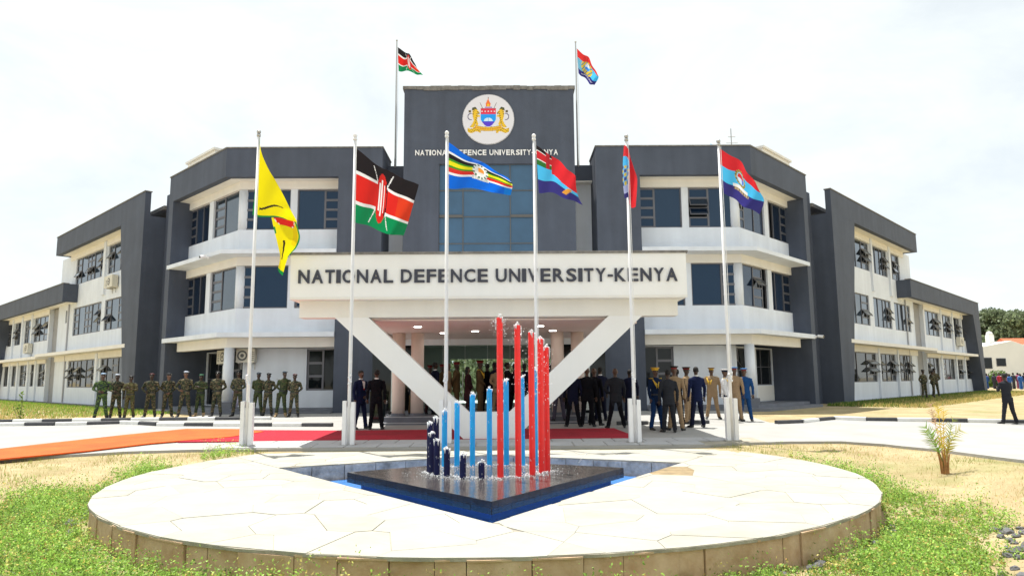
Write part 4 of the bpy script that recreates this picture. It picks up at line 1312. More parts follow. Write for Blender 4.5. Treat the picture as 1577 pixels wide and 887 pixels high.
def interp_rows(rows, nu, nv):
    """rows: list of rows (top to bottom) of control points -> smooth grid (Catmull-Rom)"""
    A = np.array(rows, float)
    def cr(P, t):
        n = len(P) - 1; f = t * n; i = min(int(f), n - 1); f -= i
        p0 = P[max(i - 1, 0)]; p1 = P[i]; p2 = P[i + 1]; p3 = P[min(i + 2, n)]
        return .5 * ((2 * p1) + (-p0 + p2) * f + (2 * p0 - 5 * p1 + 4 * p2 - p3) * f * f + (-p0 + 3 * p1 - 3 * p2 + p3) * f ** 3)
    U = np.array([cr(A.transpose(1, 0, 2), i / nu) for i in range(nu + 1)])     # nu+1, rows, 3
    G = np.array([cr(U.transpose(1, 0, 2), j / nv) for j in range(nv + 1)])     # nv+1, nu+1, 3
    return G
def flag(name, org, ref, rows, fn, label, cat='flag', sx=.01633, sz=.0166, nu=96, nv=66, amp=.10, freq=8.5, ph=0.0, group=None):
    """rows in small steps measured from the hoist corner `ref`; third number is depth"""
    rr = [[((p[0] - ref[0]) * sx, (p[2] if len(p) > 2 else 0), -(p[1] - ref[1]) * sz) for p in r] for r in rows]
    G = interp_rows(rr, nu, nv)
    for j in range(nv + 1):
        for i in range(nu + 1):
            u, v = i / nu, j / nv
            G[j, i, 1] += amp * min(1, u * 2.5) * math.sin(u * freq + v * 1.7 + ph) + .35 * amp * u * math.sin(u * 19 + v * 7 + ph)
            G[j, i, 2] += .012 * math.sin(u * 15 + v * 3)
    G += np.array(org)
    o = paint_grid(name, G, fn, print_cloth)
    o.data.transform(Matrix.Translation(-Vector(org))); o.location = org
    return tagit(o, label, cat, group)
K_RED, K_GRN, K_BLK, K_WHT = (.70, .018, .012), (.0, .24, .08), (.012, .008, .010), (.82, .82, .82)
def kenya(u, v, big=True):
    cu, cv = .47, .50
    du, dv = (u - cu) * 1.45, v - cv
    e = math.hypot(du / .125, dv / (.36 if big else .36))
    if e < 1:
        if abs(du) < .018: return K_WHT if abs(dv) < .26 else K_RED
        if abs(abs(du) - .05) < .012 and abs(dv) < .2: return K_WHT
        if e > .82 and abs(dv) < .22 and du > .05: return K_BLK
        return (.62, .02, .015)
    for s in (-1, 1):
        if abs(du - s * dv * .55) < .010 and abs(dv) < .42: return K_WHT
    if v < .30: return K_BLK
    if v < .355: return K_WHT
    if v < .66: return K_RED if u < .72 else (.70, .045, .012)
    if v < .715: return K_WHT
    return K_GRN
def eac(u, v):
    du, dv = (u - .50) * 1.5, v - .46
    r = math.hypot(du, dv / 1.0)
    dv *= .8; r = math.hypot(du, dv)
    if r < .175:
        if r > .13: return (.05, .16, .08) if int(math.degrees(math.atan2(dv, du)) / 14) % 2 else K_WHT
        if r > .085: return K_WHT
        return (.75, .28, .04) if dv < .03 and du > -.05 else (.70, .72, .70)
    if .13 < dv < .20 and abs(du) < .19: return K_WHT if int(u * 90) % 2 else (.35, .4, .4)
    B = (.0, .13, .68)
    if v < .22: return B
    if v < .27: return K_WHT
    if v < .37: return K_BLK
    if v < .405: return (.05, .28, .02)
    if v < .50: return (.80, .74, .01)
    if v < .54: return (.05, .28, .02)
    if v < .63: return (.68, .03, .02)
    if v < .675: return K_WHT
    return B if u < .86 else (.0, .2, .72)
LB, NV = (.07, .50, .86), (.035, .030, .20)
def forces(u, v):
    if u < .34 and v < .34:
        vv = v / .34
        if .22 < u < .30: return (.45, .02, .03)
        return K_BLK if vv < .25 else K_WHT if vv < .32 else (.60, .02, .03) if vv < .66 else K_WHT if vv < .72 else (.03, .17, .03)
    if abs((u - .70) * 1.2 + (v - .72) * .9) < .07 and abs(v - .68) < .15 and abs(u - .7) < .14: return (.80, .33, .02) if (int(u * 60) + int(v * 40)) % 3 else (.55, .30, .1)
    bd1 = .30 + .10 * u; bd2 = .66
    if v < bd1 + (.12 if u > .34 else 0): return (.68, .02, .03)
    if v < bd2:
        return LB
    return NV
def tri(u, v, cu=.46, cv=.44):
    du, dv = (u - cu) * 1.35, v - cv
    r = math.hypot(du, dv)
    if r < .17:
        if r > .125: return (.12, .13, .03) if int(math.degrees(math.atan2(dv, du)) / 12) % 2 else (.50, .38, .10)
        if dv > .0 and r < .11: return (.60, .70, .85) if du < .02 else (.1, .2, .7)
        return (.60, .03, .03) if r < .10 else (.35, .6, .8)
    if .17 < dv + .25 * du * 0 < .245 and abs(du + .02) < .24: return K_WHT
    if .245 <= dv < .31 and abs(du - .02) < .26: return (.45, .35, .20) if int(u * 70) % 4 else (.12, .08, .10)
    if v < .34: return (.68, .02, .03)
    if v < .67: return LB
    return NV
def univ_flag(u, v):
    du, dv = (u - .42) * 1.3, v - .55
    if math.hypot(du, dv) < .13: return (.70, .76, .85) if dv < .02 else (.05, .25, .8)
    if .13 <= math.hypot(du * .8, dv * 1.0) < .27 and dv > -.2: return (.70, .50, .04) if math.sin(u * 50 + v * 40) > -.4 else (.15, .25, .30)
    if v > .80 and abs(v - .86) < .02 and .15 < u < .8 and int(u * 80) % 2: return K_WHT
    if v < .36: return (.68, .03, .03)
    if v < .74: return LB if u > .5 else (.15, .42, .60)
    return NV
YG, GE = (.84, .72, .0), (.005, .24, .04)
def yellow(u, v):
    if u < .045 or v > .955: return GE
    # curved black line
    q = v - (.80 - (u - .18) * .62 + .10 * math.sin((u - .1) * 4))
    if .14 < u < .66 and abs(q) < .016 * (1.3 - abs(u - .4)): return K_BLK
    return YG
def yellow_tail(u, v):
    if v < .16 and math.hypot((u - .52) * 1.0, v * 2.0) < .40:
        return K_WHT if math.hypot((u - .52) * 1.0, v * 2.0) > .365 and int(u * 60) % 2 else (.78, .02, .01)
    if u > .93 and v < .75: return GE
    if v > .94: return GE
    if abs(u - (.34 + .2 * v)) < .05 and .45 < v < .80: return K_BLK
    if u < .1 and .2 < v < .32: return GE
    return YG if u < .75 or v > .5 else (.80, .60, .0)
f1 = flag('flag', (PX[0][0] + .03, 17.0, 7.68), (400, 213), [
    [(400, 213), (403, 236), (415, 262), (428, 283), (441, 304), (452, 326), (460, 342)],
    [(398, 255), (405, 270), (417, 284), (430, 300), (442, 316), (453, 332), (460, 350)],
    [(396, 300), (406, 306), (418, 312), (430, 318), (442, 327), (453, 340), (461, 356)],
    [(394, 333), (406, 336), (419, 338), (431, 337), (443, 340), (453, 349), (463, 368)]], yellow,
    'bright yellow flag with a green border, drooping from the leftmost pole', amp=.06, freq=7)
# its folded over fly end hangs as a second leaf of the same flag
tl = [[((p[0] - 400) * .01633, p[2], -(p[1] - 213) * .0166) for p in r] for r in [
    [(424, 338, -.03), (436, 339, -.06), (448, 342, -.05), (461, 345, -.02)],
    [(428, 356, .0), (441, 357, -.08), (454, 360, -.05), (467, 367, .02)],
    [(433, 376, .03), (442, 377, -.06), (452, 378, -.04), (462, 383, .03)],
    [(438, 397, .02), (441, 397, -.05), (445, 397, -.02), (450, 398, .03)],
    [(436, 416, .0), (438, 419, -.04), (440, 422, -.02), (443, 425, .02)]]]
G = interp_rows(tl, 40, 80)
G += np.array((0, -.03, 0))
t_ = paint_grid('folded_fly', G, yellow_tail, print_cloth); t_.parent = f1
flag('flag', (PX[1][0] + .035, 16.98, 7.36), (552, 227), [
    [(552, 227), (574, 244), (598, 262), (622, 271), (648, 283)],
    [(550, 264), (573, 273), (597, 290), (620, 300), (641, 310)],
    [(549, 306), (571, 313), (594, 324), (614, 332), (634, 341)],
    [(547, 338), (568, 345), (589, 353), (608, 359), (627, 361)]], kenya, 'large black red and green flag with a red shield, blowing to the right', amp=.11, freq=9)
flag('flag', (PX[2][0] + .035, 17.1, 7.56), (691, 218), [
    [(691, 218), (714, 234), (740, 250), (764, 263), (786, 276)],
    [(691, 254), (715, 260), (741, 268), (766, 276), (790, 285)],
    [(691, 290), (715, 291), (741, 293), (765, 297), (787, 301)]], eac, 'blue flag with yellow black green and red stripes and a round emblem', amp=.09, freq=8)
flag('flag', (PX[3][0] + .06, 17.2, 7.50), (826, 221), [
    [(826, 221), (843, 233), (860, 247), (875, 258), (887, 269)],
    [(827, 252), (843, 258), (859, 268), (873, 278), (887, 289)],
    [(828, 275), (844, 278), (860, 283), (875, 292), (890, 304)],
    [(829, 296), (845, 296), (862, 300), (879, 307), (896, 315)]], forces, 'red, light blue and navy flag with a small canton, drooping to the right', amp=.09, freq=8, ph=1)
def edge_fn(u, v):
    if u > .52: return (.68, .02, .03)
    if v < .22: return (.68, .02, .03)
    q = math.sin(v * 40) * math.cos(u * 20)
    if v < .40: return LB
    if .4 <= v < .78: return (.75, .55, .05) if q > .35 else (.05, .06, .3) if q < -.3 else (.15, .45, .75)
    return (.45, .5, .75) if v < .9 else NV
flag('flag', (PX[4][0] - .06, 17.02, 7.42), (965, 219), [
    [(965, 219, .02), (968, 222, -.1), (972, 226, .05), (974, 236, .0), (976, 243, .06)],
    [(963, 245, .06), (967, 247, -.16), (972, 250, .08), (978, 255, -.05), (981, 256, .10)],
    [(962, 272, .06), (966, 272, -.2), (971, 273, .08), (980, 272, -.06), (985, 270, .12)],
    [(964, 300, .05), (967, 302, -.14), (971, 306, .06), (974, 316, .0), (981, 312, .08)]], edge_fn, 'red and light blue flag seen edge on against its pole', amp=.02)
flag('flag', (PX[5][0] - .03, 17.25, 7.44), (1107, 222), [
    [(1107, 222), (1122, 231), (1138, 245), (1153, 260), (1165, 277)],
    [(1108, 248), (1124, 257), (1141, 268), (1157, 280), (1170, 294)],
    [(1110, 272), (1126, 282), (1143, 292), (1159, 301), (1173, 309)],
    [(1112, 292), (1124, 302), (1138, 310), (1152, 318), (1166, 328)]], tri, 'red, light blue and navy flag with a wreathed emblem on the rightmost pole', amp=.10, freq=8.5, ph=.6)
flag('flag', (-4.98, 31, 17.0), (612, 72), [
    [(612, 72), (622, 78), (630, 84), (636, 92), (640, 99)],
    [(613, 90), (622, 95), (631, 98), (638, 103), (645, 108)],
    [(614, 109), (624, 110), (634, 111), (643, 113), (652, 116)]], kenya, 'small black red and green flag on the thin roof pole left of the tower', sx=.0301, sz=.0316, nu=70, nv=48, amp=.14)
flag('flag', (3.38, 31, 16.9), (888, 74), [
    [(888, 74), (896, 80), (904, 88), (911, 98), (919, 110)],
    [(889, 93), (898, 99), (906, 105), (914, 112), (921, 119)],
    [(890, 112), (897, 119), (903, 124), (909, 128), (914, 131)]], univ_flag, 'small red and blue crested flag on the thin roof pole right of the tower', sx=.0301, sz=.0316, nu=70, nv=48, amp=.14)

# ---------------------------------------------------------------- people
SK = {'dark': (.045, .022, .014), 'mid': (.085, .042, .026), 'light': (.16, .075, .045)}
def plain(name, c, r=.95): return mat(name, tuple(v * .8 for v in c), r, spec=.15, var=.10, vscale=6, bump=.25, bscale=14)
skin = {k_: mat('skin_' + k_, v, .5) for k_, v in SK.items()}
hair_m = mat('black_hair', (.010, .009, .009), .85)
boot_blk = mat('black_leather', (.012, .012, .013), .4)
boot_tan = mat('tan_suede', (.30, .21, .11), .8)
white_cloth = mat('white_cloth', (.75, .75, .76), .8)
gold = mat('gold_braid', (.72, .45, .03), .45)
red_felt = mat('red_felt', (.18, .010, .012), .8)
def capsule_label(p, segs):
    best = None; bd = 1e9
    for a, b, r, lab in segs:
        ab = b - a; t = max(0, min(1, (p - a).dot(ab) / max(1e-9, ab.dot(ab))))
        d = (p - (a + ab * t)).length - r
        if d < bd: bd = d; best = lab
    return best
ARMS = {   # elbow (x,y,z), wrist (x,y,z), hand direction; x given for the right side, mirrored for the left
    'side': ((.255, .03, 1.15), (.262, -.03, .90), (.0, -.15, -1)),
    'back': ((.262, .10, 1.16), (.06, .155, 1.00), (-1, .0, -.25)),
    'front': ((.275, -.02, 1.15), (.055, -.175, .99), (-1, -.1, -.45)),
    'crossed': ((.27, -.05, 1.17), (.02, -.20, 1.20), (-1, -.05, .1)),
    'hip': ((.33, .05, 1.17), (.20, -.08, 1.03), (-.8, -.5, -.2)),
    'phone': ((.26, -.06, 1.17), (.10, -.26, 1.22), (-.5, -.5, .6)),
    'rifle': ((.28, -.02, 1.16), (.10, -.22, 1.08), (-.8, -.4, -.2)),
}
def make_person(x, y, z, face, H, top, legs, shoe, label, sk='dark', arms=('side', 'side'), hat=None, hatm=None, bandm=None, jacket=False, skirt=False,
                stance=.10, lean=(0, 0), stride=0.0, shirt=None, hair='short', group=None, build=1.0, turn=0.0, extra=(), tie=None, collar=None, hi=True):
    k_ = H / 1.76
    V = Vector
    segs = []
    mb = MB()
    def ell(c, rx, ry, ax=None):
        return (V(c), V((rx, 0, 0)), V((0, ry, 0)))
    lx, ly = lean
    def L(zz): return (lx * zz / 1.5, ly * zz / 1.5)
    def tr(zz, rx, ry, dy=0.0):
        a, b = L(zz); return (V((a, b + dy, zz)), V((rx * build, 0, 0)), V((0, ry * build, 0)))
    # trunk
    tb = [tr(.86, .150, .115), tr(.95, .168, .125), tr(1.06, .150, .112), tr(1.18, .160, .118), tr(1.30, .185, .125), tr(1.40, .185, .115), tr(1.455, .145, .09), tr(1.49, .075, .065)]
    if jacket: tb = [tr(.76, .178, .135), tr(.86, .178, .135), tr(.98, .172, .128), tr(1.08, .160, .120), tr(1.20, .172, .125), tr(1.32, .200, .130), tr(1.41, .205, .118), tr(1.46, .150, .09), tr(1.49, .075, .065)]
    if skirt: tb = [tr(.50, .19, .15), tr(.70, .20, .155)] + tb[1:]
    mb.loft(tb, 0, 16)
    for i in range(len(tb) - 1): segs.append((tb[i][0], tb[i + 1][0], (tb[i][1].length + tb[i][2].length) * .5, 'top'))
    nx, ny = L(1.5)
    hd = V((nx, ny - .01, 0))
    mb.loft([(V((nx, ny, 1.46)), V((.058, 0, 0)), V((0, .06, 0))), (V((nx, ny - .005, 1.57)), V((.052, 0, 0)), V((0, .055, 0)))], 0, 10)
    segs.append((V((nx, ny, 1.515)), V((nx, ny, 1.57)), .055, 'skin'))
    # head (turned by `turn`)
    ct, st = math.cos(turn), math.sin(turn)
    def hp(a, b, c): return V((nx + a * ct - b * st, ny + a * st + b * ct, c))
    def hring(a, b, c, rx, ry): return (hp(a, b, c), V((rx * ct, rx * st, 0)), V((-ry * st, ry * ct, 0)))
    hr = [hring(0, -.025, 1.535, .028, .030), hring(0, -.02, 1.555, .045, .058), hring(0, -.012, 1.60, .062, .078), hring(0, -.005, 1.65, .072, .090), hring(0, 0, 1.69, .074, .094), hring(0, .004, 1.725, .066, .084), hring(0, .006, 1.75, .046, .058), hring(0, .006, 1.762, .02, .025)]
    mb.loft(hr, 0, 14)
    segs.append((hp(0, -.01, 1.60), hp(0, 0, 1.70), .08, 'skin'))
    # nose and ears
    mb.loft([(hp(0, -.095, 1.655), hp(.008, 0, 0) - hp(0, 0, 0), V((0, 0, .010))), (hp(0, -.112, 1.628), hp(.017, 0, 0) - hp(0, 0, 0), V((0, 0, .012)))], 0, 6)
    for sx in (-1, 1):
        mb.loft([(hp(sx * .066, .008, 1.645), hp(0, .020, 0) - hp(0, 0, 0), V((0, 0, .030))), (hp(sx * .088, .014, 1.647), hp(0, .014, 0) - hp(0, 0, 0), V((0, 0, .024)))], 0, 8)
    hands = []
    # arms
    for sx, an in ((-1, arms[0]), (1, arms[1])):
        e, w, hdv = ARMS[an]
        a0, b0 = L(1.4)
        sh = V((sx * .185 * build + a0, b0, 1.405)); el = V((sx * e[0] * build + a0 * .8, e[1] + b0 * .8, e[2])); wr = V((sx * w[0] + a0 * .7, w[1] + b0 * .7 - (.04 if an in ('crossed',) and sx > 0 else 0), w[2] + (.05 if an == 'crossed' and sx > 0 else 0)))
        rr = (.072, .058, .050, .040) if jacket else (.068, .055, .046, .034)
        mid = (sh + el) / 2
        mb.tube([sh + V((-sx * .03, 0, .01)), sh, mid, el], [.05, rr[0], rr[1] * 1.05, rr[2]], 0, 10)
        mb.tube([el + (sh - el) * .06, el, (el + wr) / 2, wr], [rr[2], rr[2], (rr[2] + rr[3]) * .52, rr[3]], 0, 10)
        segs.append((sh, el, .055, 'top')); segs.append((el, wr, .042, 'top'))
        hv = V((hdv[0] * sx, hdv[1], hdv[2])).normalized()
        pm = wr + hv * .085
        side = hv.cross(V((0, 1, 0)) if abs(hv.y) < .8 else V((1, 0, 0))).normalized(); nrm = side.cross(hv).normalized()
        mb.loft([(wr, side * .026, nrm * .022), (wr + hv * .045, side * .040, nrm * .019), (pm, side * .040, nrm * .016)], 0, 8)
        segs.append((wr + hv * .02, pm + hv * .02, .034, 'skin'))
        hands.append((pm, hv, side, nrm, sx))
    # legs
    for sx in (-1, 1):
        f = sx * stride
        hip = V((sx * .088, 0, .90)); kn = V((sx * (.088 + stance * .35), -.02 - f * .45, .49)); an_ = V((sx * (.075 + stance), .0 - f, .09))
        lw = (.092, .072, .060, .064) if legs is not None else (.09, .06, .05, .04)
        if skirt: lw = (.09, .055, .045, .035)
        mb.tube([hip + V((0, 0, .03)), hip, (hip + kn) / 2, kn], [.085, lw[0], lw[0] * .9, lw[1]], 0, 12)
        mb.tube([kn + V((0, 0, .03)), kn, (kn + an_) / 2, an_ + V((0, 0, -.01))], [lw[1], lw[1], lw[2] * 1.05, lw[3]], 0, 12)
        segs.append((hip, kn, .08, 'legs' if not skirt else 'top')); segs.append((kn, an_ + V((0, 0, .10 if shoe == 'boot' or shoe == 'tanboot' else .03)), .062, 'legs'))
        if shoe in ('boot', 'tanboot'): segs.append((an_ + V((0, 0, .09)), an_, .06, 'shoe'))
        out = V((sx * .25, -1, 0)).normalized(); ri = out.cross(V((0, 0, 1)))
        ht = an_ + V((0, 0, -.09))
        rg = []
        for d_, w_, h_ in ((-.06, .032, .035), (-.03, .040, .050), (.05, .042, .048), (.13, .050, .035), (.19, .042, .026), (.215, .022, .018)):
            c = ht + out * d_ + V((0, 0, h_ + .002)); rg.append((c, ri * w_, V((0, 0, h_))))
        mb.loft(rg, 0, 10)
        segs.append((ht + out * -.03 + V((0, 0, .035)), ht + out * .19 + V((0, 0, .03)), .035, 'shoe'))
    # one continuous skin over all of it
    me = bpy.data.meshes.new('body'); me.from_pydata(mb.v, [], mb.f)
    ob = bpy.data.objects.new('body', me); COL.objects.link(ob)
    rm = ob.modifiers.new('r', 'REMESH'); rm.mode = 'VOXEL'; rm.voxel_size = .0175 if hi else .024; rm.use_smooth_shade = True
    smm = ob.modifiers.new('s', 'SMOOTH'); smm.factor = .5; smm.iterations = 2
    dg = bpy.context.evaluated_depsgraph_get(); dg.update()
    me2 = bpy.data.meshes.new_from_object(ob.evaluated_get(dg))
    bpy.data.objects.remove(ob)
    n = len(me2.vertices); co = np.zeros(n * 3); me2.vertices.foreach_get('co', co); co = co.reshape(-1, 3)
    # folds in the cloth
    faces = [tuple(p.vertices) for p in me2.polygons]
    mats = [top, legs if legs is not None else skin[sk], {'boot': boot_blk, 'tanboot': boot_tan, 'shoe': boot_blk}[shoe], skin[sk]]
    idx = {'top': 0, 'legs': 1, 'shoe': 2, 'skin': 3}
    cen = np.array([co[list(f)].mean(0) for f in faces])
    A = np.array([s[0] for s in segs]); B = np.array([s[1] for s in segs]); Rr = np.array([s[2] for s in segs]); Lb = np.array([idx[s[3]] for s in segs])
    AB = B - A; den = np.maximum((AB ** 2).sum(1), 1e-9)
    d = cen[:, None, :] - A[None]; t = np.clip((d * AB[None]).sum(2) / den[None], 0, 1)
    dist = np.linalg.norm(d - t[..., None] * AB[None], axis=2) - Rr[None]
    lab = Lb[dist.argmin(1)]
    lab[(cen[:, 2] > 1.50)] = 3
    zz = co[:, 2]
    fold = .004 * np.sin(co[:, 2] * 55 + co[:, 0] * 20) * np.sin(co[:, 0] * 30 + co[:, 2] * 17 + x) + .003 * np.sin(co[:, 2] * 90 + co[:, 1] * 40)
    fold[zz > 1.48] = 0; fold[zz < .1] = 0
    nr = np.zeros(n * 3); me2.vertices.foreach_get('normal', nr); co = co + nr.reshape(-1, 3) * fold[:, None]
    fm = MB()
    # fingers and thumb
    for pm, hv, side, nrm, sx in hands:
        for q in range(4):
            s_ = side * (-.027 + q * .018); ln = (.060, .072, .066, .050)[q]
            p0 = pm + s_ - hv * .008; p1 = p0 + hv * ln * .5 - nrm * .004 * sx; p2 = p1 + hv * ln * .38 - nrm * .018 * sx; p3 = p2 + hv * ln * .2 - nrm * .018 * sx
            fm.tube([p0, p1, p2, p3], [.0095, .0088, .0080, .005], 0, 6)
        p0 = pm - hv * .05 + side * .034; fm.tube([p0, p0 + side * .022 + hv * .02, p0 + side * .026 + hv * .05], [.011, .010, .006], 0, 6)
    # eyes, mouth
    em_ = MB()
    for sx in (-1, 1):
        em_.ball(hp(sx * .028, -.087, 1.663), .010, 1, 6, 3)
        em_.ball(hp(sx * .028, -.0945, 1.663), .006, 2, 6, 3)
    em_.box(-.022, .022, -.004, .004, -.004, .004, 2)
    for q in range(len(em_.v) - 8, len(em_.v)):
        vv = em_.v[q]; em_.v[q] = tuple(hp(vv[0], vv[1] - .090, vv[2] + 1.600))
    vs = [tuple(v) for v in co]; base = len(vs); vs += fm.v; base2 = len(vs); vs += em_.v
    fs = faces + [tuple(base + i for i in f) for f in fm.f] + [tuple(base2 + i for i in f) for f in em_.f]
    ml = list(lab) + [3] * len(fm.f) + [4 if q == 1 else 5 for q in em_.m]
    me3 = bpy.data.meshes.new('body'); me3.from_pydata([(v[0] * k_, v[1] * k_, v[2] * k_) for v in vs], [], fs)
    for q in mats + [white_cloth, hair_m]: me3.materials.append(q)
    me3.polygons.foreach_set('material_index', [int(v) for v in ml]); me3.polygons.foreach_set('use_smooth', [True] * len(fs))
    bpy.data.meshes.remove(me2)
    root = empty('person', (x, y, z), R(face))
    body = bpy.data.objects.new('body', me3); COL.objects.link(body); body.parent = root
    body.location = (0, 0, 0)
    def part(name, mbb, mm, smooth=True):
        off = Vector((0, 0, 0))
        me = bpy.data.meshes.new(name); me.from_pydata([(v[0] * k_, v[1] * k_, v[2] * k_) for v in mbb.v], [], mbb.f)
        mm = mm if isinstance(mm, (list, tuple)) else [mm]
        for q in mm: me.materials.append(q)
        if len(mm) > 1: me.polygons.foreach_set('material_index', mbb.m)
        if smooth: me.polygons.foreach_set('use_smooth', [True] * len(me.polygons))
        o = bpy.data.objects.new(name, me); COL.objects.link(o); o.parent = root
        return o
    if hat is None or hat == 'cap':
        if hair != 'bald':
            m = MB()
            if hair == 'long':
                m.loft([hring(0, .055, 1.40, .075, .045), hring(0, .05, 1.50, .085, .06), hring(0, .035, 1.60, .088, .082), hring(0, .02, 1.68, .086, .095), hring(0, .012, 1.73, .078, .088), hring(0, .01, 1.765, .052, .06), hring(0, .01, 1.78, .02, .02)], 0, 14)
            else:
                m.loft([hring(0, .034, 1.62, .066, .070), hring(0, .022, 1.66, .077, .084), hring(0, .014, 1.70, .079, .092), hring(0, .008, 1.735, .070, .088), hring(0, .006, 1.762, .048, .060), hring(0, .006, 1.774, .02, .025)], 0, 14)
            part('hair', m, hair_m)
    if hat == 'beret':
        m = MB(); tl = .018
        m.loft([hring(0, -.002, 1.700, .079, .099), hring(0, -.002, 1.722, .080, .100)], 1, 16)
        m.loft([hring(.0, 0, 1.722, .083, .102), hring(.012, .0, 1.742, .102, .112), (hp(.025, .004, 1.762), V((.10 * ct, .10 * st, -.014)), V((-.105 * st, .105 * ct, 0))), (hp(.022, .002, 1.782), V((.05 * ct, .05 * st, -.01)), V((-.055 * st, .055 * ct, 0)))], 0, 16)
        m.loft([(hp(.03, -.107, 1.735), hp(.014, 0, 0) - hp(0, 0, 0), V((0, 0, .018))), (hp(.03, -.114, 1.737), hp(.012, 0, 0) - hp(0, 0, 0), V((0, 0, .016)))], 2, 8)
        part('beret', m, [hatm, boot_blk, bandm or chrome])
    if hat in ('cap', 'peaked'):
        m = MB()
        m.loft([hring(0, -.002, 1.695, .081, .101), hring(0, -.002, 1.738, .085, .104)], 1, 18)
        m.loft([hring(0, -.003, 1.738, .088, .108), hring(0, -.006, 1.768, .122, .138), hring(0, -.004, 1.780, .118, .132), hring(0, .0, 1.786, .05, .06)], 0, 18)
        # visor
        pts = []
        for q in range(9):
            a = math.pi * (q / 8) ; pts.append((math.cos(a), -math.sin(a)))
        vs_ = [hp(p[0] * .078, p[1] * .098, 1.700) for p in pts] + [hp(p[0] * .092, p[1] * .098 - .055 * (-p[1]), 1.700 - .032 * (-p[1])) for p in pts]
        m.add([tuple(v) for v in vs_], [(q, q + 1, 10 + q, 9 + q) for q in range(8)], 2)
        m.loft([(hp(0, -.106, 1.722), hp(.017, 0, 0) - hp(0, 0, 0), V((0, 0, .020))), (hp(0, -.114, 1.722), hp(.013, 0, 0) - hp(0, 0, 0), V((0, 0, .016)))], 3, 8)
        part('peaked_cap', m, [hatm, bandm or red_felt, boot_blk, gold])
    if collar is not None:
        m = MB(); m.loft([(V((nx, ny + .004, 1.488)), V((.066, 0, 0)), V((0, .066, 0))), (V((nx, ny + .006, 1.528)), V((.061, 0, 0)), V((0, .064, 0)))], 0, 14)
        part('collar', m, collar)
    if shirt is not None:
        m = MB(); yy = -.128 * build
        a_, b_ = L(1.3)
        m.add([(-.035 + a_, yy + .058 + b_, 1.475), (.035 + a_, yy + .058 + b_, 1.475), (.055 + a_, yy + .0 + b_, 1.41), (-.055 + a_, yy + .0 + b_, 1.41), (.022 + a_, yy - .022 + b_, 1.22), (-.022 + a_, yy - .022 + b_, 1.22)],
              [(0, 1, 2, 3), (3, 2, 4, 5)])
        part('shirt_front', m, shirt, False)
        if tie is not None:
            m = MB(); m.hull8([(-.016 + a_, yy + .03 + b_, 1.455), (.016 + a_, yy + .03 + b_, 1.455), (.016 + a_, yy + .04 + b_, 1.455), (-.016 + a_, yy + .04 + b_, 1.455), (-.022 + a_, yy - .032 + b_, 1.18), (.022 + a_, yy - .032 + b_, 1.18), (.022 + a_, yy - .02 + b_, 1.18), (-.022 + a_, yy - .02 + b_, 1.18)])
            part('tie', m, tie, False)
    if 'belt' in extra:
        m = MB(); a_, b_ = L(1.0); m.loft([(V((a_, b_, .985)), V((.176 * build, 0, 0)), V((0, .132 * build, 0))), (V((a_, b_, 1.025)), V((.170 * build, 0, 0)), V((0, .128 * build, 0)))], 0, 18, cap=False); part('belt', m, boot_blk)
    if 'braid' in extra:
        m = MB()
        for q, s_ in enumerate((.0, .03, .06)):
            m.tube([(-.17, -.06, 1.44), (-.14 - s_ * .3, -.15, 1.33 - s_), (-.06, -.165, 1.28 - s_ * 1.4), (-.01, -.15, 1.37)], .009, 0, 6)
        m.tube([(-.13, -.15, 1.33), (-.12, -.16, 1.18)], [.012, .008], 0, 6)
        for sx in (-1, 1): m.box(sx * .17 - .045, sx * .17 + .045, -.05, .05, 1.462, 1.476)
        part('gold_braid', m, gold)
    if 'medals' in extra:
        m = MB()
        for q in range(4): m.box(.06 + q * .022, .078 + q * .022, -.150, -.142, 1.32, 1.345, q % 2)
        part('medal_ribbons', m, [red_felt, gold], False)
    if 'gloves' in extra: pass
    if 'epaulette' in extra:
        m = MB()
        for sx in (-1, 1): m.box(sx * .165 - .04, sx * .165 + .04, -.03, .03, 1.458, 1.470)
        part('epaulettes', m, mat('epaulette_cloth', (.25, .25, .2), .8), False)
    return tagit(root, label, 'person', group)

SG = 'soldiers standing in a line along the building'
bb = mat('beret_black', (.012, .012, .016), .85); bm_ = mat('beret_maroon', (.06, .01, .015), .85); bgy = mat('beret_pale_grey', (.36, .40, .48), .85)
bpb = mat('beret_pale_blue', (.22, .32, .46), .85); bgn = mat('beret_green', (.01, .09, .04), .85); bsl = mat('beret_slate', (.05, .07, .10), .85)
def soldier(x, y, H, face, cam_, hatm, label, arms, sk='dark', **kw):
    make_person(x, y, gp(x, y), face, H, cam_, cam_, kw.pop('shoe', 'boot'), label, sk=sk, arms=arms, hat='beret', hatm=hatm, group=SG, extra=('belt', 'epaulette'), **kw)
soldier(-14.61, 25.7, 1.66, 20, camo_blue, bpb, 'soldier in bright green and blue camouflage and pale blue beret, holding a rifle', ('rifle', 'rifle'), stance=.14, build=1.12, sk='mid')
soldier(-14.42, 26.3, 1.62, 25, camo_brown, bgy, 'soldier in brown camouflage and pale grey beret close behind the blue camouflaged one', ('rifle', 'side'), build=1.06)
soldier(-13.86, 26.2, 1.56, 10, camo_tan, bb, 'soldier in pale olive camouflage clasping his hands, third from the left', ('phone', 'phone'), build=1.05)
soldier(-13.5, 27.0, 1.64, 5, camo_brown, bm_, 'stout soldier standing alone in front of the dark wall edge, hand on hip', ('hip', 'back'), build=1.12, stance=.13)
soldier(-13.0, 27.3, 1.64, 30, camo_brown, bb, 'slim soldier turned right with a lighter skin tone, beside the grey fin', ('back', 'front'), build=.96, turn=.7, sk='light')
soldier(-12.3, 27.2, 1.72, 20, camo_brown, bgy, 'tall soldier with pale grey beret and rolled sleeves', ('hip', 'back'), build=1.02, stance=.14, turn=.3, sk='light')
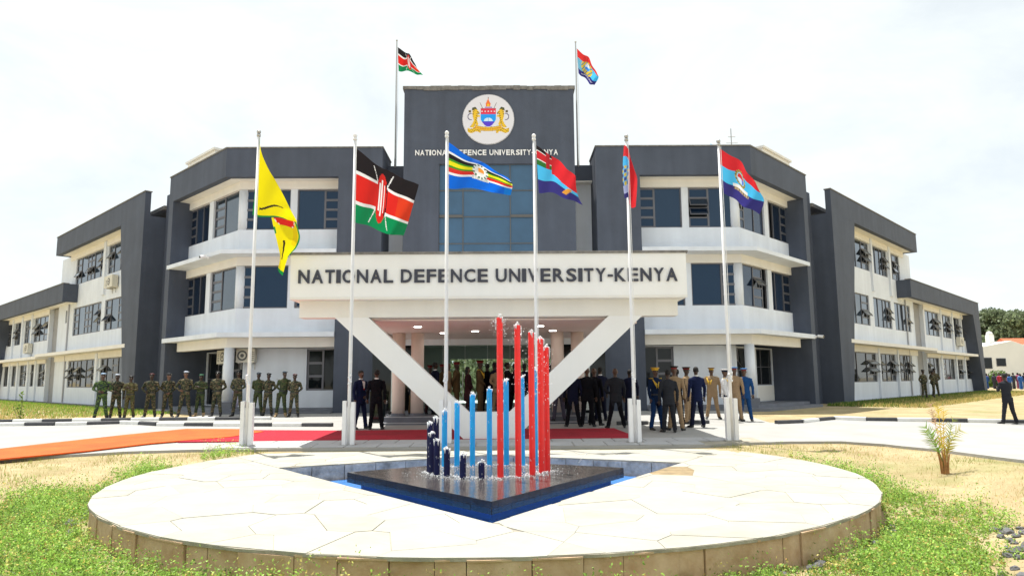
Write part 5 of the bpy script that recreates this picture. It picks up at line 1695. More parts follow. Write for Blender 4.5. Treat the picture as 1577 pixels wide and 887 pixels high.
soldier(-11.84, 27.5, 1.60, 0, camo_green, bgn, 'soldier with a dark green beret and tan boots, arms folded', ('crossed', 'crossed'), shoe='tanboot', build=1.08)
soldier(-11.2, 27.5, 1.70, 0, camo_brown, bb, 'broad soldier with black beret and arms behind his back, left of the round column', ('back', 'back'), build=1.16)
soldier(-10.36, 27.4, 1.72, -3, camo_brown, bb, 'soldier standing in front of the round column with hands clasped', ('front', 'front'), build=1.02)
soldier(-9.55, 27.3, 1.65, 0, camo_green, bsl, 'soldier with a slate beret just right of the yellow flag pole', ('back', 'back'), build=1.0)
soldier(-9.13, 27.2, 1.62, 0, camo_brown, bb, 'soldier with a red badge on his black beret, shoulder to shoulder with his neighbour', ('back', 'back'), build=1.02)
soldier(-8.48, 26.75, 1.69, 15, camo_green, bsl, 'soldier in green camouflage with tan boots leaning toward the last man', ('back', 'back'), shoe='tanboot', lean=(.10, 0), turn=.5, build=1.0)
soldier(-7.98, 26.7, 1.58, 5, camo_brown, bm_, 'last soldier at the right end of the line, arms behind his back', ('back', 'back'), build=1.08)
SGR = 'soldiers by the right wing'
for x, y, H, f, lb in ((25.6, 43.2, 1.72, 20, 'dark clad soldier against the grey panel of the right wing, left one of the pair'), (26.3, 43.4, 1.66, 60, 'dark clad soldier at the right of the pair by the grey panel'),
                       (27.4, 45.0, 1.82, -10, 'tall dark soldier standing alone before the white wall of the right wing')):
    make_person(x, y, gp(x, y), f, H, camo_brown, camo_brown, 'boot', lb, hat='beret', hatm=bb, group=SGR, arms=('back', 'front'), hi=False)

navy = plain('navy_suit', (.010, .012, .034)); blue_s = plain('bright_navy_suit', (.009, .015, .055)); blk = plain('black_suit', (.008, .008, .012)); char = plain('charcoal_suit', (.028, .03, .038))
beige = plain('beige_uniform', (.36, .25, .15)); khaki = plain('khaki_brown_uniform', (.13, .085, .04)); maroon = plain('maroon_dress', (.05, .018, .022)); airf = plain('air_force_blue', (.014, .065, .20))
purple = plain('plum_grey_suit', (.085, .075, .11)); dnavy = plain('ceremonial_navy', (.008, .02, .06)); wht_u = plain('white_tunic', (.72, .72, .74)); blu_t = plain('blue_trousers', (.01, .04, .13))
hat_red = plain('red_cap_crown', (.085, .006, .008)); hat_blue = plain('blue_cap_crown', (.10, .25, .55)); hat_kh = plain('khaki_cap_crown', (.20, .12, .05)); hat_gold = mat('gold_cap_band', (.65, .36, .02), .5)
hat_dk = plain('dark_cap_crown', (.03, .03, .03))
red_tie = plain('red_tie', (.35, .02, .03))
def P_(x, y, H, face, top, legs, label, zz=None, shoe='shoe', **kw):
    make_person(x, y, gp(x, y) if zz is None else zz, face, H, top, legs, shoe, label, **kw)
P_(-4.38, 21.3, 1.72, 55, blue_s, blue_s, 'man in a bright navy suit and red tie facing right, left of the porch steps', jacket=True, shirt=white_cloth, tie=red_tie, collar=white_cloth, arms=('side', 'front'), sk='mid', stride=.06)
P_(-3.86, 21.05, 1.74, 190, blk, blk, 'man in a black suit seen from behind, beside the man in bright navy', jacket=True, collar=white_cloth, arms=('side', 'side'), hair='short', sk='mid')
# in the porch
GP = 'officials waiting in the porch'
ZPF = .44
for (x, y, H, f, top, legs, lb, kw) in (
    (-2.66, 24.6, 1.66, 150, maroon, maroon, 'officer whose red cap just shows above the left strut arm', dict(hat='peaked', hatm=hat_red)),
    (-2.44, 24.2, 1.76, 120, navy, navy, 'man in a dark suit with white collar behind the left strut arm', dict(jacket=True, collar=white_cloth)),
    (-2.26, 24.9, 1.70, 100, khaki, khaki, 'second officer in a red cap half hidden behind the left strut arm', dict(hat='peaked', hatm=hat_red)),
    (-2.00, 24.2, 1.74, 95, beige, beige, 'bald officer in a beige uniform behind the blue striped flag pole', dict(jacket=True, hair='bald', sk='mid')),
    (-1.72, 24.3, 1.76, 90, khaki, khaki, 'officer in brown uniform and red cap standing in profile facing right', dict(jacket=True, hat='peaked', hatm=hat_red, arms=('back', 'back'))),
    (-1.31, 24.0, 1.60, 75, maroon, maroon, 'woman in a maroon dress with long black hair', dict(hair='long', skirt=True, sk='mid', arms=('front', 'front'))),
    (-.91, 24.2, 1.80, 80, khaki, khaki, 'tall officer with red cap collar and gold shoulder cord above the middle of the strut', dict(jacket=True, hat='peaked', hatm=hat_red, bandm=red_felt, extra=('braid',), arms=('front', 'side'))),
    (-.68, 25.0, 1.72, 200, blk, blk, 'man in black standing behind the tall officer with the gold cord', dict(jacket=True)),
    (-.42, 24.9, 1.76, 230, navy, navy, 'dark haired man in a navy suit left of the tallest red pipe', dict(jacket=True)),
    (-.30, 24.1, 1.66, 180, beige, beige, 'person in a brown beige uniform seen from behind left of the tallest red pipe', dict(jacket=True, arms=('back', 'back'))),
    (.03, 24.2, 1.74, 90, blk, blk, 'man in a black suit with white shirt between the first two red pipes', dict(jacket=True, shirt=white_cloth, collar=white_cloth)),
    (.28, 24.4, 1.68, 160, blk, blk, 'dark suited man half hidden behind the second red pipe', dict(jacket=True)),
    (.62, 24.3, 1.70, 180, navy, navy, 'dark suited man between the second and third red pipes', dict(jacket=True)),
    (1.02, 24.5, 1.66, 170, blk, blk, 'black suited man behind the right group of red pipes', dict(jacket=True)),
    (1.50, 24.4, 1.70, 180, navy, navy, 'man whose head shows over the right strut arm', dict(jacket=True))):
    P_(x, y, H, f, top, legs, lb, zz=ZPF, group=GP, **kw)
P_(1.68, 22.75, 1.72, 185, purple, purple, 'person in plum grey trousers on the porch steps behind the right strut arm', zz=.28, jacket=True)
P_(-3.2, 24.3, 1.70, 140, char, khaki, 'figure in dark clothes between the two left columns', zz=ZPF, jacket=True)
P_(2.0, 21.4, 1.74, 178, navy, blk, 'man in a dark navy jacket seen from behind under the right strut arm', jacket=True, arms=('side', 'side'), stance=.12)
P_(2.44, 21.4, 1.76, 170, blk, blk, 'man in a long black coat at the left of the pair by the dark wall', jacket=True, hair='bald', sk='mid', build=1.1)
P_(2.72, 21.9, 1.74, 150, blk, blk, 'man in black close behind the one in the long coat', jacket=True, sk='mid', hair='bald')
P_(3.12, 23.5, 1.76, 200, navy, navy, 'man in a navy suit with white collar standing back against the slate pier', jacket=True, collar=white_cloth)
P_(3.22, 20.9, 1.74, 185, char, blk, 'bald man in charcoal with legs apart at the end of the crimson carpet', jacket=True, hair='bald', sk='mid', stance=.17, arms=('side', 'hip'), build=1.06)
P_(4.0, 22.9, 1.68, 180, navy, navy, 'dark suited man hidden behind the fifth flagpole', jacket=True)
P_(4.28, 20.3, 1.74, 35, dnavy, blu_t, 'officer in a dark ceremonial uniform with gold cap and gold braid', jacket=True, hat='peaked', hatm=hat_gold, bandm=gold, extra=('braid', 'medals', 'belt'), sk='mid', stance=.16)
P_(4.46, 19.5, 1.70, 185, char, char, 'man in a charcoal suit seen from behind in front of the officers', jacket=True, stance=.06, stride=.08)
P_(4.76, 20.0, 1.78, 160, beige, beige, 'officer in beige with a red banded cap seen from behind', jacket=True, hat='peaked', hatm=hat_dk, bandm=red_felt, sk='mid')
P_(5.06, 21.0, 1.70, 190, blk, blk, 'man in black half hidden behind the beige officer', jacket=True)
P_(5.62, 20.9, 1.76, 195, blue_s, navy, 'man in a navy suit and sunglasses seen from behind, alone on the bright paving', jacket=True, stance=.12, turn=-.5, collar=white_cloth)
P_(5.66, 22.2, 1.74, 60, beige, beige, 'beige officer hidden behind the man in navy', jacket=True, hat='peaked', hatm=hat_dk, bandm=red_felt)
P_(6.98, 24.0, 1.70, -10, beige, beige, 'beige officer with a gold banded cap and looped gold cord facing the camera', jacket=True, hat='peaked', hatm=hat_kh, bandm=hat_gold, extra=('braid',), stance=.13, sk='mid', build=1.08)
P_(7.06, 22.8, 1.66, 70, wht_u, dnavy, 'person in a white tunic with gold cord beside the last flagpole', jacket=True, hat='peaked', hatm=wht_u, bandm=dnavy, extra=('braid',), sk='mid')
P_(7.44, 23.0, 1.72, 150, beige, beige, 'beige uniformed officer with a red cap right of the last flagpole', jacket=True, hat='peaked', hatm=hat_blue, bandm=red_felt, sk='mid')
P_(7.76, 23.0, 1.68, 165, airf, airf, 'officer in bright blue uniform with a pale blue and red cap', jacket=True, hat='peaked', hatm=hat_blue, bandm=red_felt, sk='mid')
P_(15.1, 21.25, 1.50, 190, char, char, 'photographer in a dark suit bending slightly forward at the right edge', jacket=True, arms=('phone', 'phone'), stance=.12, stride=.08, lean=(0, -.06))

# far crowd, one mass
def crowd():
    m = MB(); cols = []
    cl = [(.03, .03, .05), (.30, .32, .36), (.02, .10, .35), (.35, .02, .04), (.02, .02, .03), (.25, .35, .5), (.5, .5, .5), (.05, .05, .06), (.40, .1, .2)]
    for i in range(64):
        x = random.uniform(51.5, 62); y = random.uniform(73, 79); h = random.uniform(1.55, 1.8); z = g(x, y)
        n0 = len(m.f)
        for (zz, r0) in (((z, z + .45 * h), (.10, .12)),): m.tube([(x - .09, y, zz[0]), (x - .07, y, zz[1] + .1)], .09, 0, 6); m.tube([(x + .09, y, zz[0]), (x + .07, y, zz[1] + .1)], .09, 0, 6)
        m.tube([(x, y, z + .45 * h), (x, y, z + .62 * h), (x, y, z + .80 * h), (x, y, z + .84 * h)], [.16, .15, .19, .08], 0, 8)
        for s in (-1, 1): m.tube([(x + s * .19, y, z + .80 * h), (x + s * .25, y, z + .62 * h), (x + s * .2, y - .1, z + .48 * h)], [.06, .05, .04], 0, 6)
        n1 = len(m.f); c = random.choice(cl); cols += [c] * (n1 - n0)
        m.ball((x, y, z + .92 * h), .11, 0, 8, 5, 1.2); cols += [(.03, .018, .012)] * (len(m.f) - n1)
    o = m.build('crowd', mat('crowd_clothes', (1, 1, 1), .8, attr=True), recalc=False)
    ca = o.data.color_attributes.new('Col', 'FLOAT_COLOR', 'CORNER'); arr = []
    for p, c in zip(o.data.polygons, cols): arr += [(*c, 1)] * p.loop_total
    ca.data.foreach_set('color', np.array(arr, np.float32).reshape(-1))
    tagit(o, 'distant crowd of spectators in front of the far white house', 'crowd', kind='stuff')
crowd()

# ---------------------------------------------------------------- vegetation built as many small leaves
def leaves(name, C, N, S_, colr, material=leaf_attr, parent=None, aspect=1.8, up=None):
    """C centres (n,3), N random directions, S sizes, colr (n,3): one rhombic leaf each"""
    n = len(C)
    a = rng.normal(size=(n, 3)); a /= np.linalg.norm(a, axis=1)[:, None]
    if up is not None:
        a = a * (1 - up) + np.array([0, 0, 1.]) * up; a /= np.linalg.norm(a, axis=1)[:, None]
    b = np.cross(a, rng.normal(size=(n, 3))); b /= np.linalg.norm(b, axis=1)[:, None]
    s = S_[:, None]
    V = np.empty((n, 4, 3)); V[:, 0] = C - a * s * aspect; V[:, 1] = C + b * s; V[:, 2] = C + a * s * aspect; V[:, 3] = C - b * s
    off = np.array(root_offset(parent)) if parent else 0
    V = (V.reshape(-1, 3) - off)
    me = bpy.data.meshes.new(name)
    me.vertices.add(n * 4); me.vertices.foreach_set('co', V.reshape(-1))
    me.loops.add(n * 4); me.loops.foreach_set('vertex_index', np.arange(n * 4))
    me.polygons.add(n); me.polygons.foreach_set('loop_start', np.arange(n) * 4)
    me.polygons.foreach_set('loop_total', np.full(n, 4))
    me.update(); me.validate()
    ca = me.color_attributes.new('Col', 'FLOAT_COLOR', 'CORNER')
    arr = np.ones((n * 4, 4), np.float32); arr[:, :3] = np.repeat(colr, 4, 0); ca.data.foreach_set('color', arr.reshape(-1))
    me.materials.append(material)
    o = bpy.data.objects.new(name, me); COL.objects.link(o)
    if parent: o.parent = parent
    return o
gv = np.vectorize(g)
def weed_outer(x, y):
    d = 6.48 + np.clip((15.3 - y) * .175, 0, 1.9)
    return d + np.where(x < 0, .10 + .45 * np.clip((15 - y) / 2, 0, 1) + np.clip((13 - y) * .35, 0, 4.0), 0)
def weeds():
    n = 200000
    x = rng.uniform(-13, 9, n); y = rng.uniform(3.6, 16.3, n)
    d = np.hypot(x - DC[0], y - DC[1]); out = weed_outer(x, y)
    nn = np.array([noise.noise(Vector((a * .8, b * .8, 3))) for a, b in zip(x, y)])
    dens = np.clip((out + nn * 1.1 - d) / .9, 0, 1) * np.where(nn + .35 * np.array([noise.noise(Vector((a * 3, b * 3, 9))) for a, b in zip(x, y)]) > -.30, 1, .22)
    keep = (d > DR + .06) & (rng.random(n) < dens * .56 * np.where(d < DR + .3, .35, 1))
    # visible cone only
    keep &= (np.abs(x - .01 * y) < y * .80 + .8)
    x, y, d, nn = x[keep], y[keep], d[keep], nn[keep]
    n = len(x); z = gv(x, y)
    h = rng.gamma(3.0, .040, n) * (1 + .9 * np.clip(nn, -.5, .6)); h = np.where(rng.random(n) < .05, h * 1.8, h); h = np.clip(h, .04, .42)
    rep = 26
    X = np.repeat(x, rep); Y = np.repeat(y, rep); Z = np.repeat(z, rep); Hh = np.repeat(h, rep); t = rng.random(n * rep) ** .8
    r_ = Hh * .38 * rng.random(n * rep) + .012; a = rng.uniform(0, 6.28, n * rep)
    lx = np.repeat(rng.normal(0, .25, n), rep); ly = np.repeat(rng.normal(0, .25, n), rep)
    C = np.stack([X + np.cos(a) * r_ + lx * t * Hh, Y + np.sin(a) * r_ + ly * t * Hh, Z + t * Hh], 1)
    S_ = rng.uniform(.0042, .0108, n * rep)
    basec = np.repeat(np.where((rng.random(n) < .07 + .40 * np.clip(-nn, 0, 1))[:, None], np.array([[.52, .46, .14]]), np.array([[.26, .42, .08]])), rep, 0)
    colr = basec * rng.uniform(.35, 1.7, (n * rep, 1)) * np.repeat(1 + .35 * nn[:, None], rep, 0) * np.where(rng.random((n * rep, 1)) < .05, np.array([[2.2, 1.1, 1.5]]), 1.0)
    print('weeds', n, n * rep)
    o = leaves('weeds', C, None, S_, np.clip(colr, 0, .8).astype(np.float32))
    tagit(o, 'low bushy green and yellow weeds growing round the stone platform', 'weeds', kind='stuff')
weeds()
def blades(name, x, y, h, w, colr, label, kind='stuff', lean=.35, zf=None):
    n = len(x); z = (zf or gv)(x, y)
    a = rng.uniform(0, 6.28, n); dx = np.cos(a); dy = np.sin(a)
    lx = rng.normal(0, lean, n) * h; ly = rng.normal(0, lean, n) * h
    V = np.empty((n, 3, 3))
    V[:, 0] = np.stack([x - dx * w, y - dy * w, z - .01], 1); V[:, 1] = np.stack([x + dx * w, y + dy * w, z - .01], 1); V[:, 2] = np.stack([x + lx, y + ly, z + h], 1)
    me = bpy.data.meshes.new(name); me.vertices.add(n * 3); me.vertices.foreach_set('co', V.reshape(-1)); me.loops.add(n * 3); me.loops.foreach_set('vertex_index', np.arange(n * 3))
    me.polygons.add(n); me.polygons.foreach_set('loop_start', np.arange(n) * 3); me.polygons.foreach_set('loop_total', np.full(n, 3)); me.update()
    ca = me.color_attributes.new('Col', 'FLOAT_COLOR', 'CORNER'); arr = np.ones((n * 3, 4), np.float32); arr[:, :3] = np.repeat(colr, 3, 0); ca.data.foreach_set('color', arr.reshape(-1))
    me.materials.append(leaf_attr); o = bpy.data.objects.new(name, me); COL.objects.link(o)
    return tagit(o, label, 'grass', kind=kind)
# dry tufts on the island
def in_poly_np(x, y, poly):
    r = np.zeros(len(x), bool); n = len(poly)
    for i in range(n):
        x0, y0 = poly[i]; x1, y1 = poly[(i + 1) % n]
        if y0 == y1: continue
        c = ((y0 > y) != (y1 > y)) & (x < (x1 - x0) * (y - y0) / (y1 - y0) + x0); r ^= c
    return r
n = 150000
x = rng.uniform(-15, 13, n); y = rng.uniform(4, 17.2, n)
d = np.hypot(x - DC[0], y - DC[1])
k1 = in_poly_np(x, y, island) & (d > DR + .05) & (np.abs(x) < y * .80 + .8)
x, y, d = x[k1], y[k1], d[k1]
nn = np.array([noise.noise(Vector((a * .9, b * .9, 5))) for a, b in zip(x, y)])
k2 = rng.random(len(x)) < np.clip(.55 + nn * .8, .1, 1); x, y, d, nn = x[k2], y[k2], d[k2], nn[k2]
gr_ = (nn + rng.normal(0, .25, len(x)) > .30) | ((np.abs(x) < 6.5) & (y > 15.2) & (rng.random(len(x)) < .55))
colr = np.where(gr_[:, None], np.array([[.30, .33, .06]]), np.array([[.56, .44, .20]])) * rng.uniform(.7, 1.25, (len(x), 1))
blades('dry_grass', x, y, rng.uniform(.012, .05, len(x)) + .05 * gr_, rng.uniform(.003, .007, len(x)), colr.astype(np.float32), 'short straw coloured grass tufts covering the lawn island')
# green strips at the foot of both wings
def strip(side, s0, s1, d0, d1, n, hmin, hmax, colA, label, name='grass_strip'):
    T = TW(side); s = rng.uniform(s0, s1, n); d = d0 + (d1 - d0) * rng.random(n) ** 1.5
    al = ALF[side]; x = CX + side * (WH + s * math.sin(al) + d * math.cos(al)); y = Y0 + s * math.cos(al) - d * math.sin(al)
    c = np.array([colA]) * rng.uniform(.6, 1.4, (n, 1)); dry = rng.random(n) < (d - d0) / (d1 - d0) * .9
    c[dry] = np.array([.52, .42, .16])
    blades(name, x, y, rng.uniform(hmin, hmax, n), rng.uniform(.012, .03, n), c.astype(np.float32), label)
strip(-1, 3.0, 44, .3, 7.5, 22000, .05, .16, (.22, .36, .05), 'bright green grass strip at the foot of the left wing')
strip(1, 6.6, 46, .2, 4.5, 26000, .06, .22, (.12, .20, .03), 'darker green grass strip at the foot of the right wing')
n = 9000
x = rng.uniform(22, 46, n); y = rng.uniform(27, 50, n); kk = (y - 27 > (x - 22) * .7 - 3) & (y - 27 < (x - 22) * 1.0 + 2); x, y = x[kk], y[kk]
blades('tall_grass', x, y, rng.uniform(.25, .75, len(x)), rng.uniform(.01, .03, len(x)), (np.array([[.50, .42, .16]]) * rng.uniform(.6, 1.3, (len(x), 1))).astype(np.float32), 'patch of tall dry golden grass beyond the right kerb')

# rocks
def rock_mesh(seed):
    bm = bmesh.new(); bmesh.ops.create_icosphere(bm, subdivisions=2, radius=1)
    for v in bm.verts:
        nval = noise.noise(v.co * 1.3 + Vector((seed * 7.1, seed, 0)))
        v.co *= 1 + .45 * nval; v.co.z *= .62; v.co.x *= 1.2
    me = bpy.data.meshes.new('rock'); bm.to_mesh(me); bm.free(); me.materials.append(rock_mat); return me
RM = [rock_mesh(i) for i in range(5)]
def rock(x, y, s, label, grp):
    o = bpy.data.objects.new('rock', random.choice(RM)); COL.objects.link(o); o.location = (x, y, g(x, y) + s * .3); o.scale = (s, s * random.uniform(.7, 1), s); o.rotation_euler = (random.uniform(-.3, .3), random.uniform(-.3, .3), random.uniform(0, 6))
    tagit(o, label, 'rock', grp)
for i in range(46):
    t = i / 45; yy = 9.1 - 2.9 * t
    rad = weed_outer(np.array([2.]), np.array([yy]))[0] + .0 + random.gauss(0, .13)
    aa = math.asin(max(-1, min(1, (yy - DC[1]) / rad)))
    rock(DC[0] + rad * math.cos(aa), yy, random.uniform(.035, .068), 'grey rock in the loose row edging the weeds at the lower right', 'rocks edging the weeds at the lower right')
for i in range(20):
    aa = R(random.gauss(202, 6)); rad = DR + .15 + abs(random.gauss(0, .18))
    rock(DC[0] + rad * math.cos(aa), DC[1] + rad * math.sin(aa), random.uniform(.035, .075), 'grey rock lying against the left foot of the stone rim', 'rocks against the left of the stone rim')
for i in range(18):
    aa = R(random.uniform(292, 330)); rad = DR + .12 + abs(random.gauss(0, .10))
    rock(DC[0] + rad * math.cos(aa), DC[1] + rad * math.sin(aa), random.uniform(.03, .065), 'grey rock among the weeds at the right foot of the stone rim', 'rocks against the right of the stone rim')

# young palm
def frond(base, tip, bend, nl, ll, colr, parent, name='frond', w=.010, seed=0):
    base, tip, bend = Vector(base), Vector(tip), Vector(bend)
    m = MB(); pts = [base.lerp(bend, t).lerp(bend.lerp(tip, t), t) for t in [i / 8 for i in range(9)]]
    m.tube(pts, [.010 * (1 - .75 * i / 8) for i in range(9)], 0, 6)
    for i in range(nl):
        if random.random() < .3: continue
        t = .30 + .68 * i / nl; p = base.lerp(bend, t).lerp(bend.lerp(tip, t), t); d = ((bend.lerp(tip, t)) - (base.lerp(bend, t))).normalized()
        for s in (-1, 1):
            sd = d.cross(Vector((0, 1, .2))).normalized() * s
            q = p + (sd * .75 + d * .65 + Vector((random.gauss(0, .12), random.gauss(0, .35), -.12))) * ll * 1.35 * (1 - .5 * abs(t - .55))
            wv = d * w
            m.add([tuple(p - wv), tuple(p.lerp(q, .5) + Vector((0, 0, .006)) - wv), tuple(q), tuple(p.lerp(q, .5) + wv), tuple(p + wv)], [(0, 1, 3, 4), (1, 2, 3)], 0)
    m2 = mat(name + '_%d' % seed, colr, .6, var=.3, vscale=8, transl=.35)
    return m.build(name, m2, parent, recalc=False)
pz = g(7.93, 12.95)
pm_ = empty('young_palm', (7.93, 12.95, pz)); tagit(pm_, 'young palm with yellowed fronds on the dry lawn at the right', 'palm')
bx_, by_ = 7.93, 12.95
for i in range(9):
    a = random.uniform(0, 6.28); r0 = .05; m = MB()
    m.tube([(bx_ + r0 * math.cos(a), by_ + r0 * math.sin(a), pz - .02), (bx_ + r0 * 1.3 * math.cos(a), by_ + r0 * 1.3 * math.sin(a), pz + .2), (bx_ + .11 * math.cos(a), by_ + .05 * math.sin(a), pz + random.uniform(.3, .5))], [.020, .015, .006], 0, 7)
    m.build('leaf_stalk', mat('orange_stalk', (.34, .16, .05), .7, var=.4, vscale=10), pm_)
for k_, (tx, ty, tz, bx2, bz, nl, ll, c) in enumerate([(-.30, 0, .86, -.10, .55, 20, .14, (.22, .40, .05)), (.42, .1, .78, .10, .62, 22, .15, (.55, .52, .10)), (-.03, 0, 1.22, -.02, .7, 24, .10, (.80, .62, .04)),
        (-.12, .1, 1.28, -.06, .7, 22, .10, (.75, .50, .35)), (.04, -.05, 1.15, .02, .6, 22, .09, (.80, .55, .08)), (.30, .1, .98, .12, .66, 18, .12, (.34, .40, .10)), (-.2, .2, .75, -.1, .5, 16, .12, (.30, .30, .06)), (.16, .0, .6, .05, .4, 14, .10, (.45, .35, .06))]):
    frond((bx_, by_, pz + .1), (bx_ + tx, by_ + ty, pz + tz), (bx_ + bx2, by_, pz + bz), nl, ll, c, pm_, seed=k_)
# sapling at the far left
sx_, sy_ = -17.6, 25.9; sz_ = g(sx_, sy_)
sa = empty('sapling', (sx_, sy_, sz_)); tagit(sa, 'small leafy green sapling on the left lawn', 'sapling')
for dx_, hh in ((.0, 1.05), (-.28, .5)):
    m = MB(); m.tube([(sx_, sy_, sz_), (sx_ + dx_ * .6, sy_, sz_ + hh * .5), (sx_ + dx_, sy_, sz_ + hh)], [.012, .009, .004], 0, 6); m.build('stem', bark, sa)
nl = 46
C = np.array([[sx_ + (0 if i % 3 else -.26) * (i / nl) + rng.normal(0, .05), sy_ + rng.normal(0, .05), sz_ + (.25 + .85 * i / nl) * (1 if i % 3 else .5)] for i in range(nl)])
leaves('foliage', C, None, np.full(nl, .035), (np.array([[.12, .20, .03]]) * rng.uniform(.7, 1.3, (nl, 1))).astype(np.float32), parent=sa)

# far trees
def tree(x, y, h, r_, n, label, trunk_h=.45, col=(.15, .19, .105)):  # default leaf colour is paled to carry distance haze
    z0 = g(x, y) if abs(x) < 500 else 0
    o = empty('eucalyptus_tree', (x, y, z0)); tagit(o, label, 'tree', 'trees beyond the white house')
    m = MB(); m.tube([(x, y, z0), (x + .2, y, z0 + h * .4), (x - .1, y, z0 + h * .8)], [h * .022, h * .015, h * .006], 0, 8)
    cl = []
    for i in range(18):
        a = random.uniform(0, 6.28); rr = r_ * random.uniform(.25, .85); zz = z0 + h * random.uniform(trunk_h + .08, .90)
        c = Vector((x + rr * math.cos(a), y + rr * math.sin(a), zz)); cl.append((c, r_ * random.uniform(.28, .5)))
        m.tube([(x, y, z0 + h * random.uniform(.3, .55)), tuple((Vector((x, y, zz - h * .12)) + c) / 2), tuple(c)], [h * .010, h * .006, h * .002], 0, 5)
    m.build('trunk', mat('pale_bark', (.30, .27, .22), .9, var=.4, vscale=2), o)
    per = n // len(cl); Cs = []; co_ = []
    for c, rc_ in cl:
        v = rng.normal(size=(per, 3)); v /= np.linalg.norm(v, axis=1)[:, None]; rad = rc_ * rng.random((per, 1)) ** .4
        P2 = v * rad * np.array([1, 1, .62]) + np.array(c); Cs.append(P2); co_.append(np.array([col]) * rng.uniform(.55, 1.6, (per, 1)) * random.uniform(.8, 1.25))
    C2 = np.concatenate(Cs); cc = np.concatenate(co_)
    leaves('crown', C2, None, rng.uniform(.10, .24, len(C2)) * h / 11, cc.astype(np.float32), parent=o, aspect=1.5)
TL = [(84, 122, 13.2, 5.6, 'broad grey green tree nearest the end of the right wing'), (90, 128, 13.6, 6.2, 'tall tree with visible pale trunks behind the white gable'), (97, 126, 13.0, 6.0, 'rounded tree above the white dome'),
      (103, 130, 14.0, 6.4, 'tall dark tree at the right edge'), (79, 130, 13.4, 5.6, 'tree peeking past the right wing corner'), (110, 128, 13.6, 5, 'outermost tree at the right border')]
for x, y, h, r_, lb in TL: tree(x, y, h, r_, 9000, lb, trunk_h=.30)
for x, y, h, r_, lb in ((-24, -30, 10, 4.5, 'tree behind the viewer on the left, mirrored in the windows'), (-8, -38, 11, 5, 'tree straight behind the viewer, mirrored in the windows'), (13, -34, 10, 4.6, 'tree behind the viewer on the right, mirrored in the windows')):
    tree(x, y, h, r_, 3500, lb, col=(.05, .08, .03))
# hedge seen through the lobby
hb = MB()
n = 5000
C = np.stack([rng.uniform(-5, 6, n), rng.uniform(47, 49, n), rng.random(n) ** .7 * 3.8 + .1], 1)
o = leaves('hedge', C, None, rng.uniform(.08, .16, n), (np.array([[.36, .40, .24]]) * rng.uniform(.6, 1.6, (n, 1))).astype(np.float32))
tagit(o, 'green hedge seen through the lobby doors behind the building', 'hedge')

cw_ = sheet('bright_backdrop_floor', [[(-8, 38.2), (9, 38.2), (9, 60), (-8, 60)]], 0.01, .05, kerb_white); tagit(cw_, 'pale court added behind the lobby to brighten its backdrop', kind='structure')  # pale sheet and wall added to brighten the view through the lobby
m = MB(); m.box(-8, 9, 50, 50.2, 0, 2.6); gw = m.build('bright_backdrop_wall', white_paint); tagit(gw, 'pale wall added behind the hedge to brighten the lobby backdrop', 'wall')
# far white house with dome, and the red roofed house
cream_far = mat('far_white_render', (.76, .75, .72), .8, var=.05, vscale=.3)
tile_red = mat('red_roof_tiles', (.48, .12, .05), .8, var=.15, vscale=1)
hx, hy = 68.5, 90.0
h_ = empty('white_house', (hx, hy, 0)); tagit(h_, 'far white gabled house with chimneys and a small pale dome', 'house')
def hbx(name, material, *b, par=h_):
    m = MB(); m.box(*b); return m.build(name, material, par)
m = MB(); m.add([(60.5, 90, 0), (69.2, 90, 0), (69.2, 90, 4.7), (65.2, 90, 6.1), (60.5, 90, 5.2), (60.5, 100, 0), (69.2, 100, 0), (69.2, 100, 4.7), (65.2, 100, 6.1), (60.5, 100, 5.2)],
      [(0, 1, 2, 3, 4), (5, 9, 8, 7, 6), (0, 5, 6, 1), (1, 6, 7, 2), (2, 7, 8, 3), (3, 8, 9, 4), (4, 9, 5, 0)]); m.build('wall', cream_far, h_)
hbx('tower', cream_far, 67.6, 71.0, 89.3, 93.0, 0, 5.3)
m = MB(); m.ball((69.2, 91, 5.3), 1.5, 0, 16, 8, .75); m.build('dome', cream_far, h_, smooth=True)
m = MB(); m.tube([(69.2, 91, 6.3), (69.2, 91, 7.0)], .35, 0, 8); m.build('lantern', cream_far, h_)
for cx_ in (61.9, 64.0): hbx('chimney', cream_far, cx_ - .35, cx_ + .35, 92, 92.7, 5, 7.0); m = MB(); m.ball((cx_, 92.35, 7.1), .4, 0, 8, 5); m.build('chimney_cowl', cream_far, h_)
for x0, z0, w_, hh in ((60.9, 2.6, 1.4, 1.3), (63.0, 2.9, 1.1, .9), (61.0, .4, 1.5, 1.2), (63.3, .5, 1.1, .9), (69.9, 1.5, .8, 1.6), (69.8, 3.6, .8, 1.4)):
    yy = 90 if x0 < 69 else 89.3
    w0 = hbx('window', frame_mat, x0 - .06, x0 + w_ + .06, yy - .06, yy - .002, z0 - .06, z0 + hh + .06)
    m = MB(); m.box(x0, x0 + w_, yy - .09, yy - .061, z0, z0 + hh); m.build('pane', glass_dark, w0)
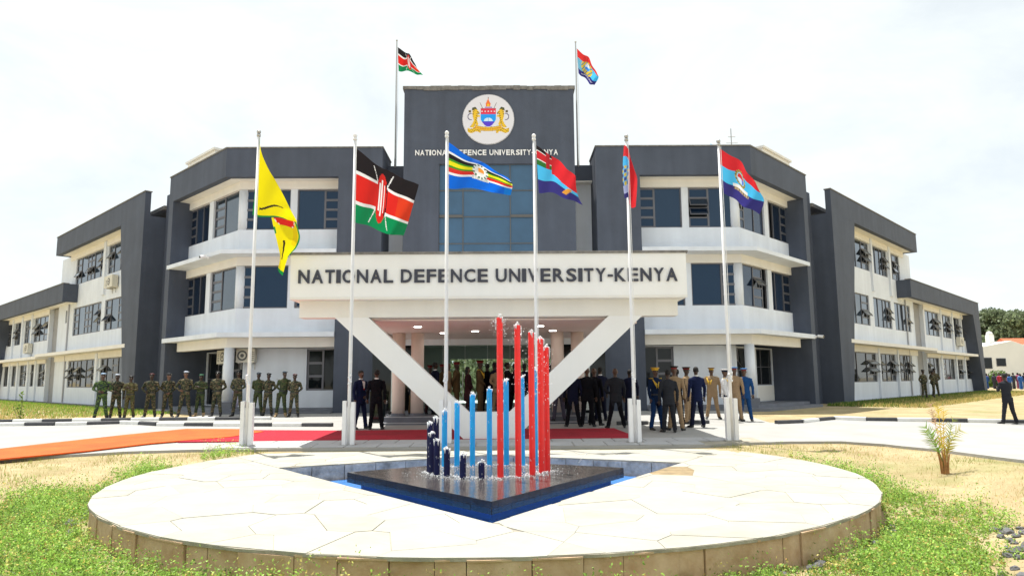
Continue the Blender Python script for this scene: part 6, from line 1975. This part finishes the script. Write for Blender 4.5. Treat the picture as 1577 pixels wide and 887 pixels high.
r2 = empty('red_roofed_house', (78, 98, 0)); tagit(r2, 'far house with an orange red tiled roof at the right edge', 'house')
hbx('wall', cream_far, 72, 90, 97, 105, 0, 4.6, par=r2)
m = MB(); m.add([(71.5, 96.4, 4.6), (90.5, 96.4, 4.6), (90.5, 101, 7.0), (71.5, 101, 7.0), (71.5, 105.6, 4.6), (90.5, 105.6, 4.6)], [(0, 1, 2, 3), (3, 2, 5, 4), (0, 3, 4), (1, 5, 2), (0, 4, 5, 1)]); m.build('roof', tile_red, r2)
for i in range(4):
    w0 = hbx('window', frame_mat, 73 + i * 2.6, 74.4 + i * 2.6, 96.93, 96.998, 2.2, 4.0, par=r2); m = MB(); m.box(73.1 + i * 2.6, 74.3 + i * 2.6, 96.9, 96.929, 2.3, 3.9); m.build('pane', glass_dark, w0)
m = MB(); m.box(58, 100, 86, 86.2, 0, 1.5)
gw = m.build('garden_wall', cream_far); tagit(gw, 'low pale boundary wall behind the distant crowd', 'wall')
# shrubs by the far wall
for i, (x, lb) in enumerate(((59.5, 'green bush at the left of the far boundary wall'), (67.5, 'green bush in the middle of the far boundary wall'), (71, 'green bush under the dome tower'))):
    o = empty('bush', (x, 85, .2)); tagit(o, lb, 'bush')
    n = 900; v = rng.normal(size=(n, 3)); v /= np.linalg.norm(v, axis=1)[:, None]
    C = v * (rng.random((n, 1)) ** .4) * np.array([1.5, 1, 1.1]) + np.array([x, 85, 1.2])
    leaves('foliage', C, None, rng.uniform(.06, .12, n), (np.array([[.09, .16, .03]]) * rng.uniform(.6, 1.6, (n, 1))).astype(np.float32), parent=o)
# bags behind the soldiers
bag = MB()
for q in range(7): bag.ball((-11.75 + random.uniform(-.25, .35), 30.5 + random.uniform(-.1, .1), .60 + random.uniform(0, .55)), random.uniform(.15, .24), 0, 9, 6)
b_ = bag.build('plastic_sack', mat('lilac_white_plastic', (.55, .52, .68), .4), smooth=True)
tagit(b_, 'pile of white and lilac sacks on the terrace behind the soldiers', 'sacks')
